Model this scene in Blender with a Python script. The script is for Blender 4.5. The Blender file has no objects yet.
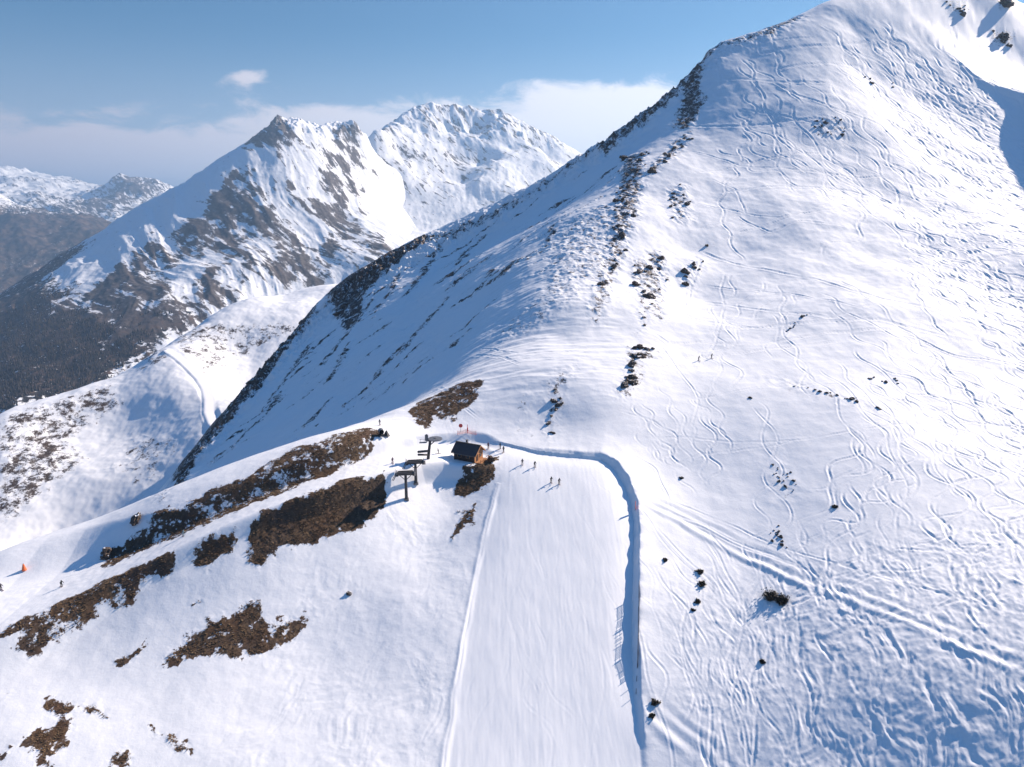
import bpy, bmesh, math, random
import numpy as np
from mathutils import Vector, Matrix

SC = bpy.context.scene
COL = SC.collection
rng = np.random.default_rng(7)
random.seed(7)

# ----------------------------------------------------------------------------
# camera model (metres, camera at the origin looking along +Y, tilted down)
# ----------------------------------------------------------------------------
FPX = 683.0
TH = math.atan(170.5 / FPX)
CT, ST = math.cos(TH), math.sin(TH)

def P(px, py, D):
    u = (px - 512.0) / FPX
    v = (383.5 - py) / FPX
    return (u * D, D * (CT + v * ST), D * (-ST + v * CT))

def rays(px, py):
    u = (np.asarray(px, float) - 512.0) / FPX
    v = (383.5 - np.asarray(py, float)) / FPX
    return u, CT + v * ST, -ST + v * CT

# ----------------------------------------------------------------------------
# noise
# ----------------------------------------------------------------------------
_perm = np.random.default_rng(11).permutation(256)
_perm = np.concatenate([_perm, _perm, _perm])
_ga = np.random.default_rng(12).random(256) * 2 * np.pi
_gx, _gy = np.cos(_ga).astype(np.float32), np.sin(_ga).astype(np.float32)

def pnoise(x, y, seed=0):
    x = np.asarray(x, np.float32) + seed * 17.31
    y = np.asarray(y, np.float32) + seed * 9.77
    xi = np.floor(x).astype(np.int64); yi = np.floor(y).astype(np.int64)
    xf = x - xi; yf = y - yi
    xi &= 255; yi &= 255
    u = xf * xf * xf * (xf * (xf * 6 - 15) + 10)
    v = yf * yf * yf * (yf * (yf * 6 - 15) + 10)
    def g(ix, iy, dx, dy):
        h = _perm[_perm[ix & 255] + (iy & 255)]
        return _gx[h] * dx + _gy[h] * dy
    n00 = g(xi, yi, xf, yf); n10 = g(xi + 1, yi, xf - 1, yf)
    n01 = g(xi, yi + 1, xf, yf - 1); n11 = g(xi + 1, yi + 1, xf - 1, yf - 1)
    return 1.4 * ((n00 * (1 - u) + n10 * u) * (1 - v) + (n01 * (1 - u) + n11 * u) * v)

def fbm(x, y, o=4, seed=0, gain=.5):
    s = 0; a = 1.0; f = 1.0
    for i in range(o):
        s = s + a * pnoise(x * f, y * f, seed + i * 3)
        a *= gain; f *= 2.03
    return s

def ridged(x, y, o=4, seed=0, gain=.5):
    s = 0; a = 1.0; f = 1.0
    for i in range(o):
        s = s + a * (1 - 2 * np.abs(pnoise(x * f, y * f, seed + i * 3)))
        a *= gain; f *= 2.07
    return s

def sstep(a, b, x):
    t = np.clip((x - a) / (b - a), 0, 1)
    return t * t * (3 - 2 * t)

# ----------------------------------------------------------------------------
# height fields from control points
# ----------------------------------------------------------------------------
class Field:
    """smooth height field z(x, y) through scattered control points"""
    def __init__(self, pts, x0, x1, y0, y1, step, kind='tps', lam=0.0):
        p = np.array(pts, float)
        self.p = p
        sc = 100.0 if kind == 'tps' else 1000.0
        def K(d):
            d = d / sc
            return d * d * np.log(d + 1e-9) if kind == 'tps' else d
        n = len(p)
        d = np.hypot(p[:, None, 0] - p[None, :, 0], p[:, None, 1] - p[None, :, 1])
        A = np.zeros((n + 3, n + 3))
        A[:n, :n] = K(d) + np.eye(n) * lam * (1 if kind == 'tps' else -1)
        Q = np.c_[np.ones(n), p[:, 0] / sc, p[:, 1] / sc]
        A[:n, n:] = Q; A[n:, :n] = Q.T
        w = np.linalg.solve(A, np.r_[p[:, 2], 0, 0, 0])
        self.x0, self.y0, self.s = x0, y0, step
        nx = int((x1 - x0) / step) + 4; ny = int((y1 - y0) / step) + 4
        X, Y = np.meshgrid(x0 + step * np.arange(nx), y0 + step * np.arange(ny), indexing='ij')
        X = X.ravel(); Y = Y.ravel()
        Z = np.empty(len(X))
        for i in range(0, len(X), 20000):
            j = slice(i, i + 20000)
            dd = np.hypot(X[j, None] - p[None, :, 0], Y[j, None] - p[None, :, 1])
            Z[j] = K(dd) @ w[:n] + w[n] + w[n + 1] * X[j] / sc + w[n + 2] * Y[j] / sc
        self.Z = Z.reshape(nx, ny); self.nx, self.ny = nx, ny
    def __call__(self, x, y):
        fx = np.clip((np.asarray(x, float) - self.x0) / self.s, 1, self.nx - 2.001)
        fy = np.clip((np.asarray(y, float) - self.y0) / self.s, 1, self.ny - 2.001)
        ix = np.floor(fx).astype(int); iy = np.floor(fy).astype(int)
        tx = fx - ix; ty = fy - iy
        ix = np.clip(ix, 1, self.nx - 3); iy = np.clip(iy, 1, self.ny - 3)
        def cw(t):
            return (-.5*t**3 + t*t - .5*t, 1.5*t**3 - 2.5*t*t + 1, -1.5*t**3 + 2*t*t + .5*t, .5*t**3 - .5*t*t)
        wx = cw(tx); wy = cw(ty)
        r = 0
        for a in range(4):
            for b in range(4):
                r = r + wx[a] * wy[b] * self.Z[ix + a - 1, iy + b - 1]
        return r

def cast(H, px, py, d0=60.0, d1=900.0, n=900):
    """first hit of the rays through photo points with the height field H -> x, y, z"""
    dx, dy, dz = rays(np.atleast_1d(px), np.atleast_1d(py))
    ds = np.geomspace(d0, d1, n)
    X = dx[:, None] * ds; Y = dy[:, None] * ds; Z = dz[:, None] * ds
    below = Z < H(X, Y)
    hit = below.any(1)
    k = np.where(hit, below.argmax(1), n - 1)
    k = np.maximum(k, 1)
    lo = ds[k - 1]; hi = ds[k]
    for _ in range(22):
        m = .5 * (lo + hi)
        b = dz * m < H(dx * m, dy * m)
        hi = np.where(b, m, hi); lo = np.where(b, lo, m)
    return np.stack([dx * hi, dy * hi, dz * hi], 1), hit, hi

# ----------------------------------------------------------------------------
# MAIN TERRAIN
# ----------------------------------------------------------------------------
CP = []          # (px, py, depth)
def pd(y):       # depth of the groomed run at a photo row
    return 1.0 / (.00546 + (y - 470) * 9.2e-6)
for y, xs in ((767, (445, 540, 632)), (700, (455, 540, 630)), (640, (465, 550, 630)), (580, (475, 550, 628)),
              (530, (485, 560, 625)), (490, (500, 560, 615)), (468, (520, 570, 605))):
    for x in xs: CP.append((x, y, pd(y)))
CP += [  # left of the run
 (400,600,154),(400,700,135),(400,530,172),(350,767,126),(250,767,129),(330,650,150),
 (250,605,160),(250,700,142),(200,767,131),(100,700,147),(0,700,149),(0,767,135),(100,767,134),(150,640,157),
 (425,494,180),(440,490,182),(455,486,183),(440,508,178),(430,560,164.5),(470,520,170),
 # lower embankment: top and foot
 (383,484,181),(345,492,179.5),(310,501,177.5),(280,512,176),(250,525,174.5),(215,540,173),(170,562,171),(110,590,169),(50,625,164),(5,640,162),
 (383,517,174),(350,535,171),(320,552,169),(300,562,167),(250,560,168),(215,570,167),(165,588,166.5),(105,620,164),(60,657,158),(0,668,158),
 # road
 (410,460,189),(380,465,188),(350,478,184.5),(300,489,183),(250,511,180),(200,532,178),(150,556,175.5),(100,576,175),(60,590,173),(30,612,170),(0,625,168),
 # upper bank: foot and top
 (375,446,191),(330,468,188),(270,491,185),(200,521,181.5),(110,561,179),
 (375,432,194),(330,441,193),(280,464,190),(210,499,186),(140,529,183.5),(100,549,182.5),(85,555,183),
 # lip behind it
 (400,408,213),(365,422,207),(330,434,204),(290,448,200),(240,467,196),(200,482,193),(160,501,190.5),(125,520,189),
 (0,555,186),(40,549,187),(70,548,187),(40,570,179),(0,590,174),
 # hut platform and plateau
 (440,446,195),(465,462,187),(490,462,187),(500,455,190),(440,462,187),(480,448,193.5),(455,438,199),(410,440,202),(520,455,190),
 (465,487,181.5),(480,497,178.5),(495,475,182),(455,470,185),
 (500,442,196.5),(540,454,190),(590,455,189),
 # ground behind the plateau rising to the rib
 (460,400,214),(430,410,213),(425,395,221),(500,420,205),(480,385,221),(540,400,210),(560,430,202),(580,445,194),(540,440,198),
 (540,365,224),(600,400,207),(620,370,224),(640,350,236),(590,350,235),
 # shoulder lip against the shaded flank
 (450,385,225),(480,366,234),(520,348,245),(560,335,250),
 # lit slope right of the run
 (660,480,186),(640,440,196),(700,357,238),(700,420,204),(760,420,203),(800,357,236),(900,357,236),(1024,357,240),
 (700,500,178),(760,500,177),(850,500,172),(950,500,168),(1024,500,165),
 (660,560,161),(740,560,160),(850,600,141.5),(950,600,135),(1024,600,130),
 (660,650,141),(760,660,136),(870,680,124),(950,690,119),(1024,690,115.5),
 (660,767,121),(760,767,117.5),(880,767,113),(1024,767,108.5),
 (850,400,209),(950,420,202),(1024,430,198),
 # bowl and upper face
 (760,300,284),(850,300,290),(950,300,290),(1024,300,292),
 (850,262,330),(800,270,316),(900,255,332),(960,250,330),(1024,240,332),
 (850,200,378),(780,200,364),(920,190,390),(980,190,394),(1024,200,388),
 (850,100,450),(780,100,450),(920,100,474),(990,120,462),(1024,130,456),
 (850,30,515),(900,0,547),(830,0,548),(950,40,522),
 (985,84,487),(1024,104,474),(945,42,518),
 (1000,40,538),(1024,20,560),(1024,70,520),(970,10,552),
 # rib between the lit face and the shaded flank
 (700,300,286),(690,250,322),(640,330,250),(625,300,268),(610,330,250),(640,230,328),(625,200,360),(640,160,410),(665,140,440),(680,100,475),(700,160,405),(720,200,368),(740,120,442),(760,60,490),
 # shaded flank
 (590,280,282),(560,230,345),(560,300,262),(520,270,315),(480,300,318),(440,330,318),(400,330,358),(360,370,340),(330,410,318),(250,450,335),(280,400,378),(220,440,390),
 (340,330,440),(390,290,445),(460,250,470),(520,220,455),(590,190,430),(620,150,455),
 # skyline of the flank
 (800,12,540),(770,28,535),(740,38,528),(712,48,518),(690,75,506),(665,100,505),(640,118,512),(610,140,510),(570,165,510),(530,190,530),(500,208,545),(460,228,560),(430,241,572),(390,263,600),(365,275,615),(340,287,628),
 (310,318,560),(280,350,520),(250,384,475),(225,415,430),(200,447,390),(175,482,352),(165,497,340),
]
CP = [(x, y, D * (1 - .115 * (max(0, 440 - x) / 440) ** .7)) if (y > 436 and x < 440 and D < 215) else (x, y, D) for x, y, D in CP]
CP = [(x, y, D * (1 - float(np.interp(y, [60, 110, 200, 260, 300], [0, .012, .04, .075, .085])) * float(sstep(690, 860, x)))) if (y < 345 and x > 690 and D > 250) else (x, y, D) for x, y, D in CP]
CP = [(x, y, D * (1 - .045 * float(np.clip((x - 700) / 324, 0, 1)))) if 340 < y < 520 and x > 700 else (x, y, D) for x, y, D in CP]
W3 = [P(*c) for c in CP]
def beyond(px, py, D, dd, dz, dx=0.0):   # a point behind a crest, dz metres under the crest
    a = P(px, py, D); s = (D + dd) / D
    W3.append((a[0] * s + dx, a[1] * s, a[2] - dz))
for c in [(0,555,186),(40,549,187),(70,548,187),(125,520,189)]: beyond(*c, 30, 22, -8); beyond(*c, 110, 90, -20); beyond(*c, 260, 150, -40)
for c in [(160,501,190.5),(200,482,193)]: beyond(*c, 25, 17, -6); beyond(*c, 60, 42, -14)
for c in [(240,467,196),(290,448,200),(330,434,204)]: beyond(*c, 22, 12, -3)
for c in [(365,422,207),(400,408,213)]: beyond(*c, 22, 10, -3)
for c in [(450,385,222)]: beyond(*c, 20, 7, -4)
for px, py, D in [(310,318,560),(280,350,520),(250,384,475),(225,415,430),(200,447,390),(175,482,352)]:
    a = P(px, py, D)
    for k in (30, 80, 160): W3.append((a[0] - k, a[1] + k * .25, a[2] - k * 1.05))
for px, py, D in [(340,287,628),(390,263,600),(430,241,572),(500,208,545),(570,165,510),(610,140,510),(640,118,512),(690,75,498),(740,38,528),(712,48,518),(770,28,535),(800,12,540)]:
    a = P(px, py, D)
    for k in (25, 90, 220): W3.append((a[0] - k * .25, a[1] + k, a[2] - k * .75))
# summit outside the frame and its far side
W3 += [(230, 650, 138), (300, 660, 185), (400, 640, 186), (500, 600, 150), (230, 760, 90), (400, 800, 100), (560, 760, 90), (620, 480, 90), (500, 420, 72), (400, 330, 38), (320, 230, -12), (230, 130, -44), (160, 60, -73),
       (60, 60, -103), (-60, 60, -112), (-160, 80, -125), (-220, 150, -150), (0, 20, -118), (120, 30, -95),
       (-260, 250, -260), (-330, 400, -330), (-300, 560, -260), (-250, 750, -330), (0, 850, -180), (200, 900, -60), (450, 900, -20)]
MAIN = Field(W3, -420, 720, 0, 980, 2.0, 'tps', 0.02)

# ----------------------------------------------------------------------------
# features of the slope, placed on the ground in world x, y
# ----------------------------------------------------------------------------
def W(pts, H=None, d0=60.0):
    a = np.array(pts, float)
    p, h, d = cast(H or MAIN, a[:, 0], a[:, 1], d0=d0)
    return p

def polydist(x, y, pl, closed=False):
    """distance, signed side (+ = left of travel) and parameter along a polyline"""
    best = np.full(x.shape, 1e9, np.float32); side = np.zeros(x.shape, np.float32); tt = np.zeros(x.shape, np.float32)
    n = len(pl); m = n if closed else n - 1
    for i in range(m):
        ax, ay = pl[i][0], pl[i][1]; bx, by = pl[(i + 1) % n][0], pl[(i + 1) % n][1]
        ex, ey = bx - ax, by - ay; L = ex * ex + ey * ey + 1e-9
        t = np.clip(((x - ax) * ex + (y - ay) * ey) / L, 0, 1)
        dx = x - (ax + t * ex); dy = y - (ay + t * ey)
        d = np.hypot(dx, dy); k = d < best
        best = np.where(k, d, best); tt = np.where(k, i + t, tt)
        side = np.where(k, np.sign(ex * dy - ey * dx), side)
    return best, side, tt

def inside(x, y, pl):
    c = np.zeros(x.shape, bool); n = len(pl)
    for i in range(n):
        ax, ay = pl[i][0], pl[i][1]; bx, by = pl[(i + 1) % n][0], pl[(i + 1) % n][1]
        if ay == by: continue
        k = ((ay > y) != (by > y)) & (x < (bx - ax) * (y - ay) / (by - ay) + ax)
        c ^= k
    return c

class Local:
    """evaluate something only near a polyline / polygon"""
    def __init__(self, x, y, pl, pad):
        pl = np.asarray(pl)
        self.k = np.nonzero((x > pl[:, 0].min() - pad) & (x < pl[:, 0].max() + pad) & (y > pl[:, 1].min() - pad) & (y < pl[:, 1].max() + pad))[0]

# groomed run
RUN_R = [(641,800),(640,767),(637,730),(634,690),(632,640),(633,590),(634,550),(634,520),(631,500),(624,482),(614,467),(602,459),(580,456),(558,454),(540,452),(520,447),(504,443)]
RUN_L = [(438,800),(443,767),(455,690),(465,630),(475,580),(485,530),(494,497),(502,470),(498,458)]
wRUN_R, wRUN_L = W(RUN_R), W(RUN_L)
RUN_POLY = np.concatenate([wRUN_R, W([(480,441),(440,437),(415,437)]), W([(415,460),(440,461),(452,462)]), W([(480,461),(497,459)]), wRUN_L[::-1]])
# road down to the left
ROAD = [(470,452),(440,453),(412,455),(380,461),(345,473),(310,486),(275,497),(240,511),(205,527),(170,544),(135,561),(98,578),(60,592),(25,603),(-25,615)]
ROAD_W = [7,7,7,6.5,6.2,6,6,6,6,6.2,6.5,7.5,9,10,10]
wROAD = W(ROAD)
ROAD_Z = wROAD[:, 2].copy()
for _ in range(2): ROAD_Z[1:-1] = (ROAD_Z[:-2] + 2 * ROAD_Z[1:-1] + ROAD_Z[2:]) / 4
TRAV = [(640,505),(680,525),(720,546),(760,566),(800,583),(850,602),(900,622),(950,643),(1000,664),(1060,690)]
wTRAV = W(TRAV)
TRAV2 = [(637,697),(650,722),(672,742),(700,762),(720,785)]
wTRAV2 = W(TRAV2)

BARE = [  # polygon in the photo, strength
 ([(382,430),(350,431),(320,441),(280,456),(250,472),(225,485),(200,497),(165,510),(140,522),(118,533),(100,545),(98,560),(112,562),(140,545),(175,532),(200,522),(240,505),(270,492),(300,482),(330,470),(362,452),(380,437)], .80),
 ([(384,481),(350,490),(315,499),(290,511),(268,521),(250,530),(247,556),(262,560),(290,548),(305,549),(330,537),(355,524),(372,518),(384,505)], 1.35),
 ([(237,533),(215,543),(198,550),(200,562),(212,566),(232,552)], .85),
 ([(172,560),(140,574),(110,587),(80,603),(50,621),(5,639),(0,650),(20,650),(18,662),(40,660),(55,648),(80,630),(105,612),(125,605),(150,588),(170,575)], .84),
 ([(255,597),(240,605),(232,618),(205,622),(185,634),(170,650),(160,665),(185,660),(225,657),(245,660),(262,652),(300,632),(303,618),(270,625),(262,612)], .84),
 ([(205,598),(195,602),(188,608),(192,610),(203,604)], 1.0),
 ([(145,640),(120,655),(108,665),(125,667),(140,655)], 1.0),
 ([(50,697),(75,700),(78,708),(62,722),(72,720),(60,742),(50,752),(52,767),(36,767),(40,745),(22,750),(24,738),(45,735),(58,715)], 1.12),
 ([(84,704),(112,708),(112,712),(88,713)], 1.15),
 ([(151,725),(165,735),(180,748),(192,758),(180,757),(165,745)], 1.15),
 ([(120,750),(130,755),(133,767),(108,767)], 1.1),
 ([(12,742),(0,752),(0,765),(12,752)], 1.1),
 ([(0,690),(12,690),(12,696),(0,697)], .6),
 ([(494,457),(486,462),(470,472),(458,482),(452,495),(462,498),(475,492),(488,480),(494,470)], 1.3),
 ([(480,500),(465,510),(448,528),(452,540),(462,530),(475,520)], 1.0),
 ([(488,380),(465,380),(445,390),(425,400),(408,408),(412,425),(430,428),(440,415),(455,420),(470,405),(480,392)], .8),
]
ROCKY = [
 ([(545,385),(555,375),(575,365),(578,372),(562,392),(560,425),(550,442),(540,432),(548,410)], .72),
 ([(524,388),(532,393),(524,436),(517,432)], .6),
 ([(628,350),(668,347),(668,352),(642,365),(640,385),(625,400),(610,398),(628,375)], .7),
 ([(620,160),(648,150),(642,200),(632,230),(620,270),(607,300),(600,325),(588,310),(600,270),(610,230)], .74),
 ([(692,128),(685,150),(662,168),(640,180),(650,165),(675,140)], .7),
 ([(668,190),(688,185),(690,222),(675,225)], .6),
 ([(632,262),(665,252),(670,285),(658,300),(650,320),(640,335),(636,300)], .62),
 ([(701,260),(692,287),(680,285),(690,263)], .7),
 ([(660,285),(668,300),(660,322),(645,325),(650,305)], .65),
 ([(592,265),(612,262),(612,300),(600,320),(590,315)], .6),
 ([(562,280),(585,270),(580,300),(560,310)], .5),
 ([(722,42),(708,60),(702,82),(707,102),(690,128),(670,132),(678,110),(683,88),(688,70),(712,40)], .85),
 ([(712,40),(690,68),(660,95),(632,115),(605,142),(592,155),(606,158),(640,128),(668,108),(690,85)], .85),
 ([(806,8),(790,22),(772,40),(760,40),(772,24),(795,8)], .7),
 ([(690,40),(760,22),(745,45),(720,70),(700,80)], .35),
 ([(610,130),(592,150),(572,172),(560,182),(566,168),(590,146)], .6),
 ([(430,236),(425,252),(400,266),(382,282),(366,296),(362,322),(345,334),(330,312),(318,300),(345,280),(380,258)], .92),
 ([(330,288),(312,322),(292,350),(268,380),(243,410),(212,446),(187,480),(165,500),(155,500),(178,465),(208,428),(238,390),(276,345),(303,308)], .9),
 ([(570,160),(540,185),(500,210),(460,230),(430,243),(435,250),(465,238),(505,216),(545,192)], .62),
 ([(815,118),(848,118),(846,135),(830,142),(812,135)], .45),
 ([(940,0),(972,0),(970,15),(955,16)], .55),
 ([(995,0),(1016,0),(1016,10),(1000,12)], .8),
 ([(990,28),(1015,30),(1012,46),(990,45)], .6),
 ([(560,225),(620,200),(620,260),(560,300),(540,330),(500,345),(490,335),(540,295)], .46),
 ([(765,374),(800,382),(850,396),(886,410),(884,414),(840,403),(790,390),(765,384)], .45),
 ([(768,458),(785,458),(800,490),(790,500),(772,500)], .42),
]
STREAK = [  # rocky ribs running down the shaded flank: photo polyline, half width in metres
 ([(482,238),(468,250),(455,268)], 3.0), ([(428,265),(418,280),(405,296)], 3.0), ([(396,278),(388,296)], 3.2), ([(445,300),(425,325),(402,352)], 2.6),
 ([(404,345),(384,364)], 3.2), ([(515,262),(500,280)], 2.4), ([(492,270),(486,280)], 2.2), ([(350,345),(335,370),(330,380)], 2.6), ([(398,350),(372,382),(345,405)], 2.2),
 ([(440,245),(432,262)], 2.6), ([(372,300),(352,330),(322,365)], 2.2), ([(310,345),(285,380),(262,412)], 2.2), ([(555,225),(548,243)], 2.0), ([(470,330),(455,345)], 2.0),
 ([(282,392),(262,418),(232,448)], 2.2), ([(330,400),(308,425)], 2.0),
]
wBARE = [(W(p), s) for p, s in BARE]
wROCKY = [(W(p), s) for p, s in ROCKY]
wSTREAK = [(W(p), w) for p, w in STREAK]
# a rocky shoulder right of the frame; its crest carries the cornice that shades the hollow
KNOLL = [W([(925,36)])[0], W([(955,58)])[0], W([(985,84)])[0], W([(1023,103)])[0]]
kd = KNOLL[3] - KNOLL[2]
KNOLL += [KNOLL[3] + kd * .7 + np.array([6, -3, 0]), KNOLL[3] + kd * 1.6 + np.array([16, -14, 0]), KNOLL[3] + kd * 2.6 + np.array([26, -40, 0])]
KNOLL_H = [0.2, .7, 2, 6, 22, 36, 40]

HUT = W([(468.5, 458.5)])[0]

FLANK = [(640,128),(600,160),(540,195),(480,222),(430,248),(380,278),(340,312),(300,352),(250,408),(200,464),(178,490),(250,460),(330,428),(400,392),(450,362),(520,320),(575,285),(612,220)]
SKY = [(800,16),(770,32),(740,42),(712,52),(690,79),(665,104),(640,122),(610,144),(570,169),(530,194),(500,212),(460,232),(430,246),(390,268),(365,280),(345,293),(325,312),(300,337),(270,370),(245,400),(217,434),(194,464)]
wFLANK, wSKY = W(FLANK), W(SKY)
wSKY = wSKY[np.hypot(wSKY[:, 0], wSKY[:, 1]) > 290]

def masks(x, y):
    """bare ground, rock, groomed run, road (0..1) at world points"""
    wx = x + 1.8 * fbm(x * .14, y * .14, 4, 41, .6); wy = y + 1.8 * fbm(x * .14, y * .14, 4, 57, .6)
    bare = np.zeros(x.shape, np.float32); rock = np.zeros(x.shape, np.float32)
    for src, dst, w in ((wBARE, bare, 1.6), (wROCKY, rock, 5.0)):
        for pl, s in src:
            k = Local(x, y, pl, 14).k
            if not len(k): continue
            d, _, _ = polydist(wx[k], wy[k], pl, True)
            sd = np.where(inside(wx[k], wy[k], pl), d, -d)
            dst[k] = np.maximum(dst[k], s * sstep(-w, w, sd))
    for pl, wd in wSTREAK:
        k = Local(x, y, pl, 16).k
        if not len(k): continue
        d, _, t = polydist(wx[k] + 2.2 * pnoise(x[k] / 14, y[k] / 14, 58), wy[k] + 2.2 * pnoise(x[k] / 14, y[k] / 14, 59), pl)
        rock[k] = np.maximum(rock[k], .74 * sstep(wd * 2.2, wd * .2, d))
    k = Local(x, y, wFLANK, 10).k
    if len(k):
        ins = inside(x[k], y[k], wFLANK); d, _, _ = polydist(x[k], y[k], wFLANK, True)
        v = -x[k] * .95 - y[k] * .32; u = x[k] * .32 - y[k] * .95
        sn = .45 * fbm(u / 17 + .5 * pnoise(x[k] / 40, y[k] / 40, 131), v / 85, 2, 132) + fbm(u / 7.5 + .7 * pnoise(x[k] / 24, y[k] / 24, 101), v / 48, 4, 102, .62) + .35 * pnoise(x[k] / 45, y[k] / 45, 103)
        ds, _, _ = polydist(x[k], y[k], wSKY)
        m = np.where(ins, sstep(0, 10, d), sstep(6, 0, d) * 0)
        rock[k] = np.maximum(rock[k], m * np.clip(1.35 * np.clip(sn - .12, 0, 1) * (.62 + .75 * np.exp(-ds / 32)), 0, .9))
    k = Local(x, y, wSKY, 30).k
    if len(k):
        ds, _, t = polydist(x[k], y[k], wSKY)
        rock[k] = np.maximum(rock[k], .70 * np.exp(-(ds / np.interp(t, [0, 3, 8, 11, 14, 22], [4, 9, 6, 6, 11, 8])) ** 2))
    k = Local(x, y, RUN_POLY, 6).k
    run = np.zeros(x.shape, np.float32)
    d, _, _ = polydist(x[k], y[k], RUN_POLY, True)
    run[k] = sstep(-.4, .4, np.where(inside(x[k], y[k], RUN_POLY), d, -d))
    road = np.zeros(x.shape, np.float32)
    k = Local(x, y, wROAD, 16).k
    d, _, t = polydist(x[k], y[k], wROAD)
    hw = np.interp(t, np.arange(len(ROAD_W)), ROAD_W) * .82
    road[k] = sstep(hw + .4, hw - .4, d)
    return bare, rock, run, road

def ground(x, y, M=None, fine=True):
    """terrain height at world points (everything but the ski tracks)"""
    sh = np.shape(x)
    x = np.asarray(x, float).ravel(); y = np.asarray(y, float).ravel()
    bare, rock, run, road = M if M is not None else masks(x, y)
    z = MAIN(x, y)
    r = np.hypot(x, y)
    far = sstep(200, 330, r)
    # undulation
    calm = (1 - run) * (1 - road)
    z = z + calm * ((.5 + .9 * far) * fbm(x / 44, y / 44, 2, 3) + .22 * fbm(x / 10, y / 10, 3, 5) * (.6 + .7 * far))
    # road bench
    k = Local(x, y, wROAD, 50).k
    if len(k):
        d, sd, t = polydist(x[k], y[k], wROAD)
        t = np.interp(x[k], wROAD[::-1, 0], np.arange(len(ROAD_W))[::-1])
        hw = np.interp(t, np.arange(len(ROAD_W)), ROAD_W)
        rz = np.interp(t, np.arange(len(ROAD_Z)), ROAD_Z)
        slope = .03 * np.where(sd > 0, -d, d)          # gentle crossfall
        w = sstep(hw + np.interp(t, [0, 9, 11, 14], [3, 3, 9, 16]), hw - 1.0, d)
        # sharp shoulder above the lower embankment, cut bank on the other side
        z[k] = z[k] * (1 - w) + (rz + slope) * w
        z[k] += .12 * np.exp(-((d - hw - .2) / .9) ** 2) * (sd > 0) * sstep(2.5, 3.5, t)
    # run: banked edge on the right, small rim on the left
    k = Local(x, y, wRUN_R, 110).k
    if len(k):
        d, sd, t = polydist(x[k], y[k], wRUN_R)
        out = sd < 0
        wob = 1 + .30 * pnoise(t * 2.6, t * 0 + .37, 77) + .07 * pnoise(t * 8.3, t * 0 + .7, 78)
        wob = 1 + (wob - 1) * np.exp(-np.maximum(d - 1.2, 0) / 1.5)
        d = np.maximum(0, d + .35 * pnoise(x[k] / 4.5, y[k] / 4.5, 84) * sstep(0, 1.5, d))
        hh = np.interp(t, [0, 1, 2.2, 3, 4, 6, 8, 10, 12, 13.5, 15, 16], [.0, .25, .8, 1.1, 1.4, 1.4, 1.6, 1.35, .62, .4, .1, 0]) * wob
        z[k] += np.where(out, hh * sstep(0, 1.5, d) * np.exp(-np.maximum(d - 2, 0) / 16), 0) * (1 - run[k])
        z[k] -= np.where(out, 0, .5 * np.exp(-(d / 3.5) ** 2)) * sstep(1.5, 4, t)
    k = Local(x, y, wRUN_L, 12).k
    if len(k):
        d, sd, t = polydist(x[k] + .45 * pnoise(x[k] / 5, y[k] / 5, 141), y[k], wRUN_L)
        z[k] += .24 * np.exp(-((d - .3) / .5) ** 2) * (t < 6.5) * (.7 + .5 * pnoise(x[k] / 9, y[k] / 9, 79))
        z[k] -= 0
    # piste-basher traverse
    for pl, a in ((wTRAV, 1.0), (wTRAV2, .8)):
        k = Local(x, y, pl, 14).k
        if not len(k): continue
        d, sd, t = polydist(x[k], y[k], pl)
        s = d * sd + .5 * pnoise(x[k] / 8, y[k] / 8, 83)     # + = uphill side
        f = sstep(0, .6, t) * a * .62
        z[k] += f * (.52 * np.exp(-((s + .3) / .75) ** 2) - .26 * np.exp(-((s - 1.2) / .6) ** 2) + .16 * np.exp(-((s - 2.6) / .5) ** 2)
                     - .17 * np.exp(-((s - 3.8) / .5) ** 2) + .14 * np.exp(-((s - 5.2) / .5) ** 2) - .16 * np.exp(-((s + 1.7) / .6) ** 2)) * (.55 + .5 * pnoise(x[k] / 6, y[k] / 6, 80))
    # level pad for the hut
    d = np.hypot((x - HUT[0]) , (y - HUT[1]))
    w = sstep(8.0, 4.6, d)
    z = z * (1 - w) + (HUT[2]) * w
    # cornice ridge
    k = Local(x, y, KNOLL, 150).k
    if len(k):
        d, sd, t = polydist(x[k], y[k], KNOLL)
        hh = np.interp(t, np.arange(7), KNOLL_H)
        near = sd < 0
        z[k] += hh * np.where(near, np.exp(-(d / (3 + hh * .55)) ** 1.4), np.exp(-(d / (hh * 1.6 + 6)) ** 2))
    # jagged crest
    k = Local(x, y, wSKY, 75).k
    if len(k):
        ds, _, t = polydist(x[k], y[k], wSKY)
        am = np.interp(t, [0, 2, 4, 7, 9, 12, 13, 16, 19, 22], [.6, .9, 3.2, 3.8, 2.2, 3.2, 6.0, 5.5, 3.6, 2.4])
        z[k] += am * (ridged(x[k] / 13, y[k] / 13, 4, 105, .6) - .55) * np.exp(-(ds / np.interp(t, [0, 5, 9, 12, 16, 22], [9, 13, 22, 24, 24, 12])) ** 2)
    # broken ground
    z = z + rock * (.8 * ridged(x / 7, y / 7, 4, 21, .6) - .4) * (.35 + .9 * far)
    z = z + bare * (.11 * fbm(x / 1.6, y / 1.6, 4, 23, .6))
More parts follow.
